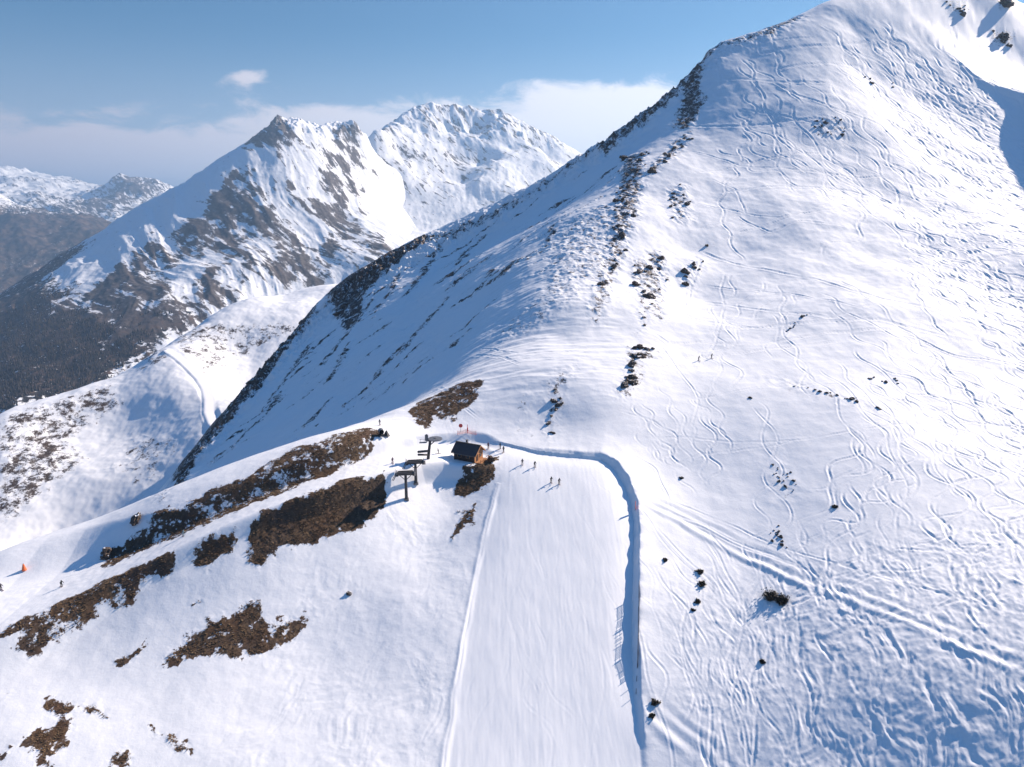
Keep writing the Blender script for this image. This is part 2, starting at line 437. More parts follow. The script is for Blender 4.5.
    if fine:
        # scraped, wind-packed snow either side of the run
        u = x * .55 + y * .84; v = -x * .84 + y * .55
        a1 = sstep(26, 34, x - .02 * y) * sstep(152, 128, y)
        a2 = sstep(-6, -16, x) * sstep(-62, -44, x) * sstep(172, 160, y)
        a = calm * np.clip((.9 + .9 * sstep(40, 75, x)) * a1 + .6 * a2 * (.35 + .65 * sstep(-.3, .4, pnoise(x / 18, y / 18, 142))) + .06, 0, 2) * (1 - bare)
        z = z + a * (.10 * ridged(u / 8 + .9 * pnoise(x / 9, y / 9, 9), v / 3.6 + .9 * pnoise(x / 7, y / 7, 10), 3, 31, .5) + .05 * fbm(x / 1.6, y / 1.6, 2, 33))
        # wind lips on the shoulder and the flank
        z = z + calm * (1 - rock) * .07 * ridged(x / 26 + .6 * pnoise(x / 60, y / 60, 121), y / 9, 3, 122) * sstep(150, 220, r)
        b = calm * sstep(195, 215, r) * sstep(60, 20, x)
        z = z + b * .22 * ridged(x / 22, y / 5, 3, 35)
        z = z + run * (.022 * fbm(x / 1.2, y / 6, 3, 37) + .06 * fbm(x / 7, y / 9, 2, 38))
        z = z + road * .05 * fbm(x / 2, y / 2, 2, 39)
        z = z + run * (.014 * np.clip(pnoise(x / 6, y / 25, 114) + .6, 0, 1) * np.exp(-((np.mod(x + .02 * y + .9 * pnoise(x / 30, y / 30, 111), 5.2) - 2.6) / .28) ** 2) + .003 * np.sin(x * 6.0 + .4 * pnoise(x / 8, y / 8, 112)) * np.clip(pnoise(x / 12, y / 20, 113) + .5, 0, 1))
    return z.reshape(sh)

# polar grid, finer near the camera
AZ = np.radians(np.arange(-50.0, 50.01, .085))
RR = [46.0]
while RR[-1] < 960: RR.append(RR[-1] * 1.0019 if RR[-1] < 640 else RR[-1] * 1.008)
RR = np.array(RR)
NA, NR = len(AZ), len(RR)
GX = (np.sin(AZ)[:, None] * RR[None, :]).ravel(); GY = (np.cos(AZ)[:, None] * RR[None, :]).ravel()
GM = masks(GX, GY)
GZ = ground(GX, GY, GM)


# ski tracks: grooves pressed into the snow ---------------------------------------
LR = np.log(RR)
def gidx(x, y):
    a = (np.arctan2(x, y) - AZ[0]) / (AZ[1] - AZ[0]); r = np.interp(np.log(np.hypot(x, y)), LR, np.arange(NR))
    return a, r
def zg(x, y):
    a, r = gidx(x, y); a = np.clip(a, 0, NA - 1.001); r = np.clip(r, 0, NR - 1.001)
    i = a.astype(int); j = r.astype(int); u = a - i; v = r - j; G = GZ.reshape(NA, NR)
    return (G[i, j] * (1 - u) + G[i + 1, j] * u) * (1 - v) + (G[i, j + 1] * (1 - u) + G[i + 1, j + 1] * u) * v
TR = []                                   # (points, half width, depth)
def grad(p, e=3.0):
    return np.array([MAIN(p[0] + e, p[1]) - MAIN(p[0] - e, p[1]), MAIN(p[0], p[1] + e) - MAIN(p[0], p[1] - e)]) / (2 * e)
def descend(px, py, length, amp, lam, drift=0.0, w=.38, dep=.2):
    p = W([(px, py)])[0][:2]; ph = rng.random() * 6.28; pts = []; s = 0; st = .8
    bend = rng.normal(0, .25)
    g = grad(p); k = 0
    lam0 = lam
    while s < length:
        if k % 4 == 0:
            g = grad(p)
        d = -g / (np.hypot(*g) + 1e-6)
        th = amp * math.sin(ph) + drift + bend * math.sin(s / 40)
        c, q = math.cos(th), math.sin(th)
        p = p + st * np.array([c * d[0] - q * d[1], q * d[0] + c * d[1]])
        pts.append(p.copy()); s += st; ph += 6.283 * st / lam; k += 1
        if k % 12 == 0: lam = lam0 * (.75 + .6 * rng.random()); amp = min(1.35, max(.25, amp + rng.normal(0, .12)))
        if p[1] < 55: break
    TR.append((np.array(pts), w * .72, dep * .85))
def many(n, x0, x1, y0, y1, l0, l1, a0=.7, a1=1.2, m0=11, m1=24, w=.36, dep=.17, drift=0.0):
    for _ in range(n):
        descend(rng.uniform(x0, x1), rng.uniform(y0, y1), rng.uniform(l0, l1), rng.uniform(a0, a1), rng.uniform(m0, m1), rng.normal(drift, .18), w, dep * rng.uniform(.6, 1.25))
many(34, 845, 950, 12, 85, 90, 320, .45, .85, 14, 28, drift=.30)
many(34, 870, 985, 95, 215, 60, 220, .5, .95, 12, 24, drift=.38)
many(44, 890, 1022, 215, 315, 50, 150, .5, .95, 12, 26, drift=.25)
many(60, 850, 1022, 325, 485, 25, 80, .45, .9, 13, 28, .38, .22, .2)
many(16, 850, 1022, 510, 560, 20, 50, .4, .8, 12, 24, .38, .2, .2)
many(20, 700, 880, 240, 420, 40, 120, .3, .7, 16, 34, .3, .13, .15)
many(26, 500, 622, 466, 640, 20, 60, .12, .4, 14, 30, .3, .10)
many(34, 725, 900, 18, 160, 40, 190, .35, .75, 18, 36, .34, .14, .2)
many(16, 640, 730, 375, 440, 10, 40, .6, 1.05, 9, 16, .36, .16)
many(46, 645, 820, 515, 640, 12, 45, .15, .55, 12, 26, .34, .16, .45)
many(16, 650, 900, 640, 740, 8, 28, .15, .6, 12, 26, .36, .15, .5)
many(8, 440, 480, 380, 420, 8, 20, .3, .7, 10, 20, .34, .12)
def line(pts, w=.32, dep=.17, twin=False):
    q = W(pts)[:, :2]
    t = np.r_[0, np.cumsum(np.hypot(*np.diff(q, axis=0).T))]
    u = np.arange(0, t[-1], .6)
    p = np.stack([np.interp(u, t, q[:, 0]), np.interp(u, t, q[:, 1])], 1)
    if len(p) < 3: return
    for _ in range(6): p[1:-1] = (p[:-2] + 2 * p[1:-1] + p[2:]) / 4
    p = p + .5 * np.stack([pnoise(p[:, 0] / 9, p[:, 1] / 9, 5), pnoise(p[:, 0] / 9, p[:, 1] / 9, 6)], 1)
    TR.append((p, w * .72, dep * .8))
    if twin: TR.append((p + np.array([.2, 1.0]), w * .7, dep * .7))
for l in [[(700,250),(730,262),(770,271),(816,279),(850,290),(880,299),(940,312),(1000,330)],
          [(705,248),(740,232),(790,218),(830,205)], [(640,440),(690,438),(740,443),(800,440),(850,431),(900,424),(960,421),(1022,418)],
          [(850,432),(890,419),(920,410),(970,408),(1022,405)], [(702,262),(692,288),(683,310),(673,318),(655,327)], [(726,272),(720,290),(725,305),(719,330),(715,345),(706,358)],
          [(648,330),(668,344),(700,343),(760,345),(830,332),(900,330)], [(560,365),(620,362),(690,357),(760,352),(850,340)], [(620,375),(660,368),(698,360)],
          [(650,76),(720,80),(780,82),(830,84)], [(700,62),(760,56),(830,46),(880,40)], [(770,80),(800,96),(835,110),(880,125),(905,150)],
          [(710,40),(760,44),(820,38)], [(740,110),(790,117),(830,130),(860,128)], [(640,75),(700,84),(740,80)], [(690,150),(740,165),(790,170),(850,176),(900,178)], [(720,195),(790,186),(850,190),(900,205)],
          [(735,215),(770,232),(800,222),(850,228)], [(690,230),(720,225),(745,212),(735,190),(710,180)], [(780,190),(810,196),(845,199),(880,196)], [(700,300),(760,310),(830,318),(900,300)],
          [(660,470),(700,455),(760,448),(800,440)], [(645,495),(690,510),(740,530),(790,552),(840,566),(900,585),(960,600),(1022,615)], [(650,510),(700,528),(760,556),(820,575)], [(700,470),(712,452),(705,440)],
          [(660,345),(700,400),(690,430)], [(615,410),(650,420),(680,440)], [(430,392),(450,400),(480,420)], [(480,350),(520,356),(570,352),(640,350)],
          [(500,362),(560,360),(620,356)], [(700,62),(780,70),(860,66)], [(660,130),(740,128),(820,120)], [(690,175),(760,160),(830,152)], [(705,285),(790,292),(870,312)], [(720,330),(800,324),(880,320),(960,340)], [(690,400),(760,388),(850,384)], [(700,205),(780,218),(860,210)], [(650,300),(700,322),(770,330)], [(470,358),(520,366),(600,345)], [(630,455),(655,470),(668,500),(672,520)], [(650,440),(660,455),(655,468)]]:
    line(l, twin=rng.random() < .35)
cut = np.zeros(NA * NR, np.float32); heap = np.zeros(NA * NR, np.float32)
for p, w, dep in TR:
    d = np.diff(p, axis=0); L = np.hypot(d[:, 0], d[:, 1])
    q = np.concatenate([p[:-1] + d * f for f in (0, .25, .5, .75)])
    a, r = gidx(q[:, 0], q[:, 1])
    ok = (a > 8) & (a < NA - 9) & (r > 8) & (r < NR - 9); q = q[ok]
    if not len(q): continue
    fade = np.tile(np.minimum(1, np.minimum(np.arange(len(d)), np.arange(len(d))[::-1]) / 9.0), 4)[ok]
    a = a[ok].round().astype(int); r = r[ok].round().astype(int)
    rq = np.hypot(q[:, 0], q[:, 1])
    ww = np.maximum(w, .00115 * rq).astype(np.float32)
    dep = (dep * np.interp(rq, [150, 230, 330, 480], [.62, 1.15, 2.0, 2.7]) * np.clip(.75 + .8 * pnoise(q[:, 0] / 6, q[:, 1] / 6, 7), .1, 1.2) * fade).astype(np.float32)
    for i in range(-6, 7):
        for j in range(-6, 7):
            k = (a + i) * NR + r + j
            dd = ((GX[k] - q[:, 0]) ** 2 + (GY[k] - q[:, 1]) ** 2) / (ww * ww)
            np.maximum.at(cut, k, (dep * np.exp(-dd)).astype(np.float32))
            np.maximum.at(heap, k, (dep * .55 * np.exp(-(np.sqrt(dd) - 2.1) ** 2 / .6)).astype(np.float32))
soft = (1 - .72 * GM[2]) * (1 - .6 * GM[3])
GZ = GZ + soft * np.where(cut > .25 * heap, heap * .4 - cut, heap)
# ----------------------------------------------------------------------------
# mesh builders and materials
# ----------------------------------------------------------------------------
def nodes(name):
    m = bpy.data.materials.new(name); m.use_nodes = True
    nt = m.node_tree; nt.nodes.clear()
    out = nt.nodes.new('ShaderNodeOutputMaterial'); b = nt.nodes.new('ShaderNodeBsdfPrincipled')
    nt.links.new(b.outputs[0], out.inputs[0])
    return m, nt, b

class NT:
    def __init__(self, nt): self.nt = nt
    def _in(self, n, i, v):
        if v is None: return
        if hasattr(v, 'is_output') or isinstance(v, bpy.types.NodeSocket): self.nt.links.new(v, n.inputs[i])
        else: n.inputs[i].default_value = v
    def coord(self): return self.nt.nodes.new('ShaderNodeTexCoord').outputs['Object']
    def attr(self, name):
        n = self.nt.nodes.new('ShaderNodeAttribute'); n.attribute_name = name; return n.outputs['Fac']
    def noise(self, vec, scale, detail=5, rough=.6, dist=0.0):
        n = self.nt.nodes.new('ShaderNodeTexNoise'); self._in(n, 'Vector', vec)
        n.inputs['Scale'].default_value = scale; n.inputs['Detail'].default_value = detail
        n.inputs['Roughness'].default_value = rough; n.inputs['Distortion'].default_value = dist
        return n.outputs['Fac']
    def mapping(self, vec, scale=(1, 1, 1), rot=(0, 0, 0)):
        n = self.nt.nodes.new('ShaderNodeMapping'); self._in(n, 'Vector', vec)
        n.inputs['Scale'].default_value = scale; n.inputs['Rotation'].default_value = rot
        return n.outputs[0]
    def math(self, op, a, b=None, c=None):
        n = self.nt.nodes.new('ShaderNodeMath'); n.operation = op
        self._in(n, 0, a); self._in(n, 1, b); self._in(n, 2, c); return n.outputs[0]
    def step(self, v, a, b):
        n = self.nt.nodes.new('ShaderNodeMapRange'); n.interpolation_type = 'SMOOTHSTEP'
        self._in(n, 'Value', v); n.inputs['From Min'].default_value = a; n.inputs['From Max'].default_value = b
        return n.outputs[0]
    def mix(self, f, a, b):
        n = self.nt.nodes.new('ShaderNodeMix'); n.data_type = 'RGBA'
        self._in(n, 0, f)
        for i, v in ((6, a), (7, b)):
            if isinstance(v, tuple): v = (*v, 1) if len(v) == 3 else v
            self._in(n, i, v)
        return n.outputs[2]
    def bump(self, h, strength, dist):
        n = self.nt.nodes.new('ShaderNodeBump'); self._in(n, 'Height', h)
        n.inputs['Strength'].default_value = strength; n.inputs['Distance'].default_value = dist
        return n.outputs[0]

SNOW = (.80, .80, .81)
def terrain_material(name='snow_and_ground', rs=.24):
    m, nt, b = nodes(name); N = NT(nt)
    co = N.coord()
    n1 = N.noise(co, .42, 7, .68); n2 = N.noise(co, .16, 8, .72); n3 = N.noise(co, 1.7, 5, .6)
    tb = N.math('ADD', N.attr('bare'), N.math('MULTIPLY', N.math('SUBTRACT', N.math('ADD', N.math('MULTIPLY', n1, .45), N.math('ADD', N.math('MULTIPLY', N.noise(co, .13, 5, .62), .33), N.math('MULTIPLY', N.noise(co, 1.1, 6, .7), .22))), .5), 5.2))
    fb = N.math('MULTIPLY', N.step(tb, .54, .68), N.step(N.attr('bare'), .04, .2))
    tr = N.math('ADD', N.attr('rock'), N.math('MULTIPLY', N.math('SUBTRACT', N.noise(co, rs, 9, .85), .5), 3.6))
    fr = N.math('MULTIPLY', N.step(tr, .60, .80), N.step(N.attr('rock'), .04, .2))
    earth = N.mix(N.step(n3, .35, .68), (.060, .036, .022), (.165, .105, .060))
    earth = N.mix(N.step(n2, .42, .62), earth, (.090, .050, .028))
    earth = N.mix(N.math('MULTIPLY', N.step(N.noise(co, .07, 4, .6), .45, .65), .6), earth, (.050, .038, .033))
    stone = N.mix(N.step(n3, .35, .7), (.030, .022, .020), (.115, .085, .070))
    snow = N.mix(N.noise(co, .05, 4, .6), SNOW, (.79, .80, .82))
    c = N.mix(fr, snow, stone); c = N.mix(fb, c, earth)
    nt.links.new(c, b.inputs['Base Color'])
    b.inputs['Roughness'].default_value = .7
    b.inputs['Specular IOR Level'].default_value = .25
    groom = N.math('MAXIMUM', N.attr('run'), N.attr('road'))
    h = N.math('ADD', N.math('MULTIPLY', N.noise(co, .9, 5, .6), N.math('SUBTRACT', 1.15, groom)), N.math('MULTIPLY', N.math('ADD', fb, fr), N.math('MULTIPLY', n3, 1.6)))
    nt.links.new(N.bump(h, .20, .28), b.inputs['Normal'])
    return m

def grid_mesh(name, verts, faces, nrm, attrs, mat):
    me = bpy.data.meshes.new(name)
    me.vertices.add(len(verts)); me.vertices.foreach_set('co', np.ascontiguousarray(verts, np.float32).ravel())
    nf = len(faces)
    me.loops.add(nf * 4); me.loops.foreach_set('vertex_index', np.ascontiguousarray(faces, np.int32).ravel())
    me.polygons.add(nf); me.polygons.foreach_set('loop_start', np.arange(0, nf * 4, 4, dtype=np.int32))
    me.update(calc_edges=True)
    me.polygons.foreach_set('use_smooth', np.ones(nf, bool))
    for k, a in attrs.items():
        at = me.attributes.new(k, 'FLOAT', 'POINT'); at.data.foreach_set('value', np.ascontiguousarray(a, np.float32))
    if nrm is not None: me.normals_split_custom_set_from_vertices(np.ascontiguousarray(nrm, np.float32))
    me.materials.append(mat)
    o = bpy.data.objects.new(name, me); COL.objects.link(o)
    return o

def grid_normals(X, Y, Z, na, nr):
    V = np.stack([X, Y, Z], 1).reshape(na, nr, 3)
    da = np.gradient(V, axis=0); dr = np.gradient(V, axis=1)
    n = np.cross(dr, da).reshape(-1, 3)
    n /= np.linalg.norm(n, axis=1)[:, None] + 1e-12
    n[n[:, 2] < 0] *= -1
    return n

def grid_faces(na, nr):
    i = np.arange(na * nr, dtype=np.int32).reshape(na, nr)
    return np.stack([i[:-1, :-1], i[:-1, 1:], i[1:, 1:], i[1:, :-1]], -1)[:, :, ::-1].reshape(-1, 4)

def tag(o, label=None, cat=None, group=None, kind=None):
    if label: o['label'] = label
    if cat: o['category'] = cat
    if group: o['group'] = group
    if kind: o['kind'] = kind
    return o

mTER = terrain_material()
GV = np.stack([GX, GY, GZ], 1).astype(np.float32)
GN = grid_normals(GX, GY, GZ, NA, NR)
GF = grid_faces(NA, NR)
fm_run = GM[2][GF].mean(1) > .5
fm_road = (GM[3][GF].mean(1) > .5) & ~fm_run
def piece(name, sel, label, cat):
    f = GF[sel]; used, inv = np.unique(f, return_inverse=True)
    at = {k: GM[i][used] for i, k in enumerate(('bare', 'rock', 'run', 'road'))}
    o = grid_mesh(name, GV[used], inv.reshape(-1, 4), GN[used], at, mTER)
    return tag(o, label, cat, kind='structure')
piece('mountain_slope', ~fm_run & ~fm_road, 'snow covered mountainside with ski tracks, rocky ribs and bare brown banks', 'mountain slope')
piece('ski_piste', fm_run, 'smooth groomed ski run dropping straight down from the hut', 'piste')
piece('ski_road', fm_road, 'narrow groomed snow road running down to the left between two brown banks', 'ski road')

# ----------------------------------------------------------------------------
# FAR MOUNTAINS
# ----------------------------------------------------------------------------
def far_material(name, stone_a, stone_b, wood, scale, bump):
    m, nt, b = nodes(name); N = NT(nt); co = N.coord()
    n1 = N.noise(co, .012 * scale, 9, .68); n2 = N.noise(co, .05 * scale, 4, .6)
    n3 = N.noise(N.mapping(N.mapping(co, (1, 1, 1), (0, 0, math.radians(40))), (.0045, .026, .010)), 1.0, 7, .68, .5)
    fr = N.step(N.math('ADD', N.attr('rock'), N.math('MULTIPLY', N.math('SUBTRACT', N.math('ADD', N.math('MULTIPLY', n1, .35), N.math('MULTIPLY', n3, .65)), .5), 3.6)), .46, .62)
    fw = N.step(N.math('ADD', N.attr('wood'), N.math('MULTIPLY', N.math('SUBTRACT', n2, .5), 2.4)), .40, .56)
    st = N.mix(N.step(n2, .35, .65), stone_a, stone_b)
    c = N.mix(fr, N.mix(n2, SNOW, (.79, .80, .82)), st)
    c = N.mix(fw, c, N.mix(N.step(n1, .42, .6), wood, (.100, .066, .048)))
    nt.links.new(c, b.inputs['Base Color']); b.inputs['Roughness'].default_value = .8; b.inputs['Specular IOR Level'].default_value = .15
    nt.links.new(N.bump(N.noise(co, .02 * scale, 8, .65), .4, bump), b.inputs['Normal'])
    return m

def build_far(name, pts, box, az, r, daz, dr, shape, mat, label, kind='linear', step=25, lam=.0):
    F = Field(pts, *box, step, kind, lam)
    A = np.radians(np.arange(az[0], az[1], daz)); R = np.exp(np.arange(math.log(r[0]), math.log(r[1]), dr))
    X = (np.sin(A)[:, None] * R).ravel(); Y = (np.cos(A)[:, None] * R).ravel()
    Z, attrs = shape(X, Y, F(X, Y))
    o = grid_mesh(name, np.stack([X, Y, Z], 1), grid_faces(len(A), len(R)), grid_normals(X, Y, Z, len(A), len(R)), attrs, mat)
    return tag(o, label, 'mountain', kind='structure'), F

# near hill with the access road ------------------------------------------------
HL = [(0,556,575),(60,552,597),(120,540,600),(0,480,645),(0,440,685),(0,416,722),(40,402,747),(75,390,769),(100,382,786),(130,372,808),(158,352,830),(150,440,708),(200,470,636),
      (100,480,652),(60,430,718),(205,415,709),(195,385,763),(182,363,798),(168,352,822),(180,338,880),(205,320,930),(235,304,960),(258,297,975),(285,300,985),(300,302,960),(310,292,1000),(330,284,1040),
      (230,350,870),(260,330,900),(280,320,920),(240,390,800),(260,360,850),(320,300,980),(120,420,740)]
H3 = [P(*c) for c in HL]
for c in [(0,416,722),(40,402,747),(100,382,786),(158,352,830)]:
    a = P(*c); H3 += [(a[0] - 60, a[1] + 90, a[2] - 55), (a[0] - 160, a[1] + 260, a[2] - 190), (a[0] - 400, a[1] + 500, a[2] - 420)]
for c in [(205,320,930),(258,297,975),(330,284,1040)]:
    a = P(*c); H3 += [(a[0] - 40, a[1] + 80, a[2] - 40), (a[0] - 120, a[1] + 300, a[2] - 190)]
H3 += [(-500, 250, -330), (-300, 150, -330), (-700, 500, -420), (-200, 380, -300), (0, 700, -150), (100, 1000, -100), (-900, 900, -560), (-100, 1400, -300)]
ACC = [(168,350),(176,354),(184,361),(192,369),(200,378),(206,388),(209,400),(209,412),(213,422),(222,432)]
mHILL = terrain_material('hill_snow_and_scrub', .085)
FH = Field(H3, -1100, 300, 100, 1500, 10, 'tps', .01)
wACC = W(ACC, FH, 300); ACCZ = wACC[:, 2].copy()
for _ in range(3): ACCZ[1:-1] = (ACCZ[:-2] + 2 * ACCZ[1:-1] + ACCZ[2:]) / 4
HILL_ROCK = [([(0,420),(60,400),(110,385),(120,405),(70,440),(30,450),(0,470)], .66), ([(0,445),(60,430),(85,460),(60,480),(0,525)], .72), ([(160,345),(240,300),(290,300),(300,310),(250,350),(200,372)], .58),
             ([(290,310),(330,283),(325,320),(285,350)], .60), ([(150,350),(172,352),(170,360),(150,366),(140,372)], .62), ([(95,385),(112,380),(108,392),(96,396)], .6), ([(80,400),(95,405),(90,415),(78,412)], .55), ([(130,430),(180,440),(160,480),(110,470)], .5)]
wHR = [(W(p, FH, 300), s) for p, s in HILL_ROCK]
def hill_height(x, y, z):
    z = z + 3 * fbm(x / 110, y / 110, 3, 61) + .7 * fbm(x / 18, y / 18, 3, 63)
    rock = np.full(x.shape, .12, np.float32)
    for pl, s in wHR:
        k = Local(x, y, pl, 40).k
        if not len(k): continue
        d, _, _ = polydist(x[k] + 8 * pnoise(x[k] / 25, y[k] / 25, 2), y[k] + 8 * pnoise(x[k] / 25, y[k] / 25, 3), pl, True)
        rock[k] = np.maximum(rock[k], s * sstep(-16, 10, np.where(inside(x[k], y[k], pl), d, -d)))
    k = Local(x, y, wACC, 30).k
    d, sd, t = polydist(x[k], y[k], wACC)
    rz = np.interp(t, np.arange(len(ACCZ)), ACCZ); w = sstep(10.0, 5.4, d)
    z[k] = z[k] * (1 - w) + rz * w
    z[k] += -1.2 * np.exp(-((d - 6.8) / 1.6) ** 2) * (sd < 0)
    road = np.zeros(x.shape, np.float32); road[k] = sstep(5.8, 5.0, d)
    rock *= 1 - road
    z = z + rock * .7 * ridged(x / 16, y / 16, 4, 65)
    return z, {'rock': rock, 'bare': rock * 0, 'run': road, 'road': road}
A = np.radians(np.arange(-46, 8, .07)); R = np.exp(np.arange(math.log(330), math.log(1350), .0022))
X = (np.sin(A)[:, None] * R).ravel(); Y = (np.cos(A)[:, None] * R).ravel()
Z, at = hill_height(X, Y, FH(X, Y))
V = np.stack([X, Y, Z], 1); Nn = grid_normals(X, Y, Z, len(A), len(R)); Fc = grid_faces(len(A), len(R))
rsel = at['road'][Fc].mean(1) > .5
for nm, sel, lb, ct in (('snowy_hill', ~rsel, 'snowy hill with scattered dark scrub in the valley left of the mountain flank', 'hill'),
                        ('access_road', rsel, 'pale ploughed snow track curving over the hill behind the rocky flank', 'track')):
    f = Fc[sel]; used, inv = np.unique(f, return_inverse=True)
    tag(grid_mesh(nm, V[used], inv.reshape(-1, 4), Nn[used], {k: v[used] for k, v in at.items()}, mHILL), lb, ct, kind='structure')

# mountain A ---------------------------------------------------------------------
MA = [(275,122,4500),(266,132,4520),(240,150,4560),(215,166,4600),(200,178,4620),(165,197,4640),(130,215,4640),(80,248,4500),(40,272,4300),(0,297,4050),(-60,330,3800),
      (286,122,4510),(262,140,4380),(250,158,4260),(235,180,4130),(215,200,4020),(195,218,3930),(165,236,3840),(140,255,3700),(105,285,3480),(60,315,3250),(10,345,3050),(-60,375,2900),
      (300,126,4600),(315,129,4670),(332,130,4740),(342,131,4760),(354,126,4800),(361,133,4850),(368,140,4950),
      (300,170,4250),(330,200,4170),(290,220,3900),(250,215,3880),(260,250,3620),(220,240,3760),(300,250,3720),(330,245,3780),(345,225,4050),(350,185,4450),(357,160,4680),(352,140,4760),
      (365,225,4020),(385,248,3720),(400,262,3600),(370,270,3520),(330,280,3480),(300,290,3400),
      (200,270,3450),(170,300,3160),(200,310,3080),(240,300,3180),(150,330,2900),(120,350,2760),(100,380,2560),(60,395,2430),(20,410,2300),(40,350,2850),(0,375,2650),(-60,420,2300),(100,330,2950),
      (376,162,4960),(382,190,4740),(389,222,4380),(396,172,5150),(406,212,5000),(416,246,4650),(432,236,4900),(420,195,5500),(450,215,5600)]
A3 = [P(*c) for c in MA]
A3 += [(-3600,5400,-700),(-2600,5700,-300),(-1500,6000,-200),(-600,6000,-250),(-4200,4200,-1100),(-3200,2600,-1050),(-2400,1700,-1000),(-1400,1900,-950),(-600,2600,-800),(0,3300,-650),(600,4200,-500),(-900,3200,-640),(-1500,1200,-1050),(300,5800,-200)]
ca, sa = math.cos(math.radians(-38)), math.sin(math.radians(-38))
def shape_a(x, y, z):
    # gullies and ribs follow the fall line of the long right-hand face
    u = x * ca - y * sa; v = x * sa + y * ca
    w = pnoise(x / 420, y / 420, 71)
    rib = ridged(u / 190 + .5 * w, v / 900, 4, 73, .52)
    amp = sstep(-900, -300, z) * .6 + .4
    rough = fbm(x / 330, y / 330, 6, 75, .52)
    zz = z + amp * (11 * rib + 13 * rough) * np.clip((640 - z) / 380 + .12, .12, 1)
    sharp = sstep(380, 600, z)
    zz = zz + sharp * 24 * ridged(x / 130, y / 130, 4, 77, .6)
    return zz, rib, rough
def attrs_a(x, y, z):
    zz, rib, rough = shape_a(x, y, z)
    rock = np.zeros(x.shape, np.float32) + .04
    wx = x + 90 * fbm(x / 160, y / 160, 3, 81); wy = y + 90 * fbm(x / 160, y / 160, 3, 82)
    for pl, s in wAR:
        d, _, _ = polydist(wx, wy, pl, True); sd = np.where(inside(wx, wy, pl), d, -d)
        rock = np.maximum(rock, s * sstep(-140, 60, sd))
    rock = np.clip(rock + .26 * (rib - .55) * (rock > .16), 0, 1.2)
    wood = np.zeros(x.shape, np.float32)
    for pl, s in wAW:
        d, _, _ = polydist(wx, wy, pl, True); sd = np.where(inside(wx, wy, pl), d, -d)
        wood = np.maximum(wood, s * sstep(-90, 60, sd))
    return zz, {'rock': rock, 'wood': wood}
BX = (-4600, 1400, 1000, 7000)
FA = Field(A3, *BX, 25, 'linear', .01)
A_ROCK = [([(235,176),(215,200),(160,240),(110,280),(75,300),(60,330),(110,330),(170,265),(200,255),(235,250),(260,240),(275,225),(255,195)], .60),
          ([(160,255),(110,283),(85,310),(60,340),(130,345),(150,320),(165,280)], .66), ([(195,285),(170,310),(140,335),(150,345),(200,320),(230,300),(215,270)], .60),
          ([(262,122),(288,124),(296,140),(285,150),(268,142),(240,152),(258,135)], .58), ([(348,128),(362,132),(358,160),(345,190),(335,170),(325,150),(342,146)], .58),
          ([(335,180),(350,190),(345,215),(360,235),(390,250),(380,262),(345,240),(325,215)], .60), ([(285,180),(300,200),(310,215),(295,210)], .5), ([(255,180),(270,195),(300,230),(290,240),(262,215)], .52),
          ([(290,245),(330,250),(340,275),(300,285),(270,270),(280,255)], .52), ([(215,225),(300,235),(320,260),(250,290),(190,290),(200,250)], .36), ([(330,235),(345,262),(330,280),(320,260)], .55), ([(300,140),(340,170),(330,200),(290,170)], .28)]
A_WOOD = [([(0,300),(40,282),(60,290),(60,312),(100,318),(110,342),(150,335),(155,352),(100,384),(0,418),(-80,440),(-80,330)], .85), ([(0,295),(60,258),(80,252),(70,262),(30,290),(0,312)], .8), ([(100,300),(150,310),(200,322),(150,350),(105,345)], .42)]
wAR = [(W(p, FA, 1500)[:, :3], s) for p, s in A_ROCK] if False else None
def Wf(p, F, d0, d1):
    a = np.array(p, float); q, h, d = cast(F, a[:, 0], a[:, 1], d0, d1, 700); return q
wAR = [(Wf(p, FA, 1500, 6500), s) for p, s in A_ROCK]
wAW = [(Wf(p, FA, 1500, 6500), s) for p, s in A_WOOD]
mFAR = far_material('far_rock_and_snow', (.062, .049, .044), (.125, .101, .088), (.020, .017, .017), 1.0, 10)
build_far('rocky_mountain', A3, BX, (-46, 6), (1350, 6400), .075, .0032, attrs_a, mFAR, 'snowy mountain with brown rock bands and a dark forested foot, left of centre')

# mountain B ---------------------------------------------------------------------
MB_ = [(372,138,5300),(380,131,5350),(388,133,5500),(396,128,5650),(405,118,5800),(415,111,5900),(425,107,5980),(432,106,6000),(445,110,6050),(455,108,6100),(470,110,6150),(482,113,6200),(500,113,6250),(515,120,6300),(530,128,6400),(545,136,6500),(562,145,6600),(580,156,6700),(620,172,6900),
       (400,160,5400),(420,180,5250),(400,200,5050),(440,150,5650),(470,140,5850),(450,200,5100),(480,200,5150),(440,240,4700),(410,250,4500),(480,180,5300),(490,160,5600),(510,150,5900),(520,180,5500),(540,160,6100),(540,200,5400),(500,230,4900),(400,280,4200),(580,190,5900),(600,200,5900),
       (421,135,5750),(414,152,5480),(408,172,5220),(447,132,5960),(455,160,5700),(462,185,5420),(490,130,6000),(499,150,5780),(508,172,5480),(517,195,5180),(476,140,6080),(485,172,5720),(524,135,6080),(540,150,5980),(555,168,5760),(533,165,6200)]
B3 = [P(*c) for c in MB_]
B3 += [(-1700,7200,-300),(-700,7400,0),(300,7600,0),(1200,7800,-100),(2200,7600,-400),(-1000,4000,-500),(200,4000,-700),(1400,4600,-700),(2400,6000,-600),(-1700,5600,-200)]
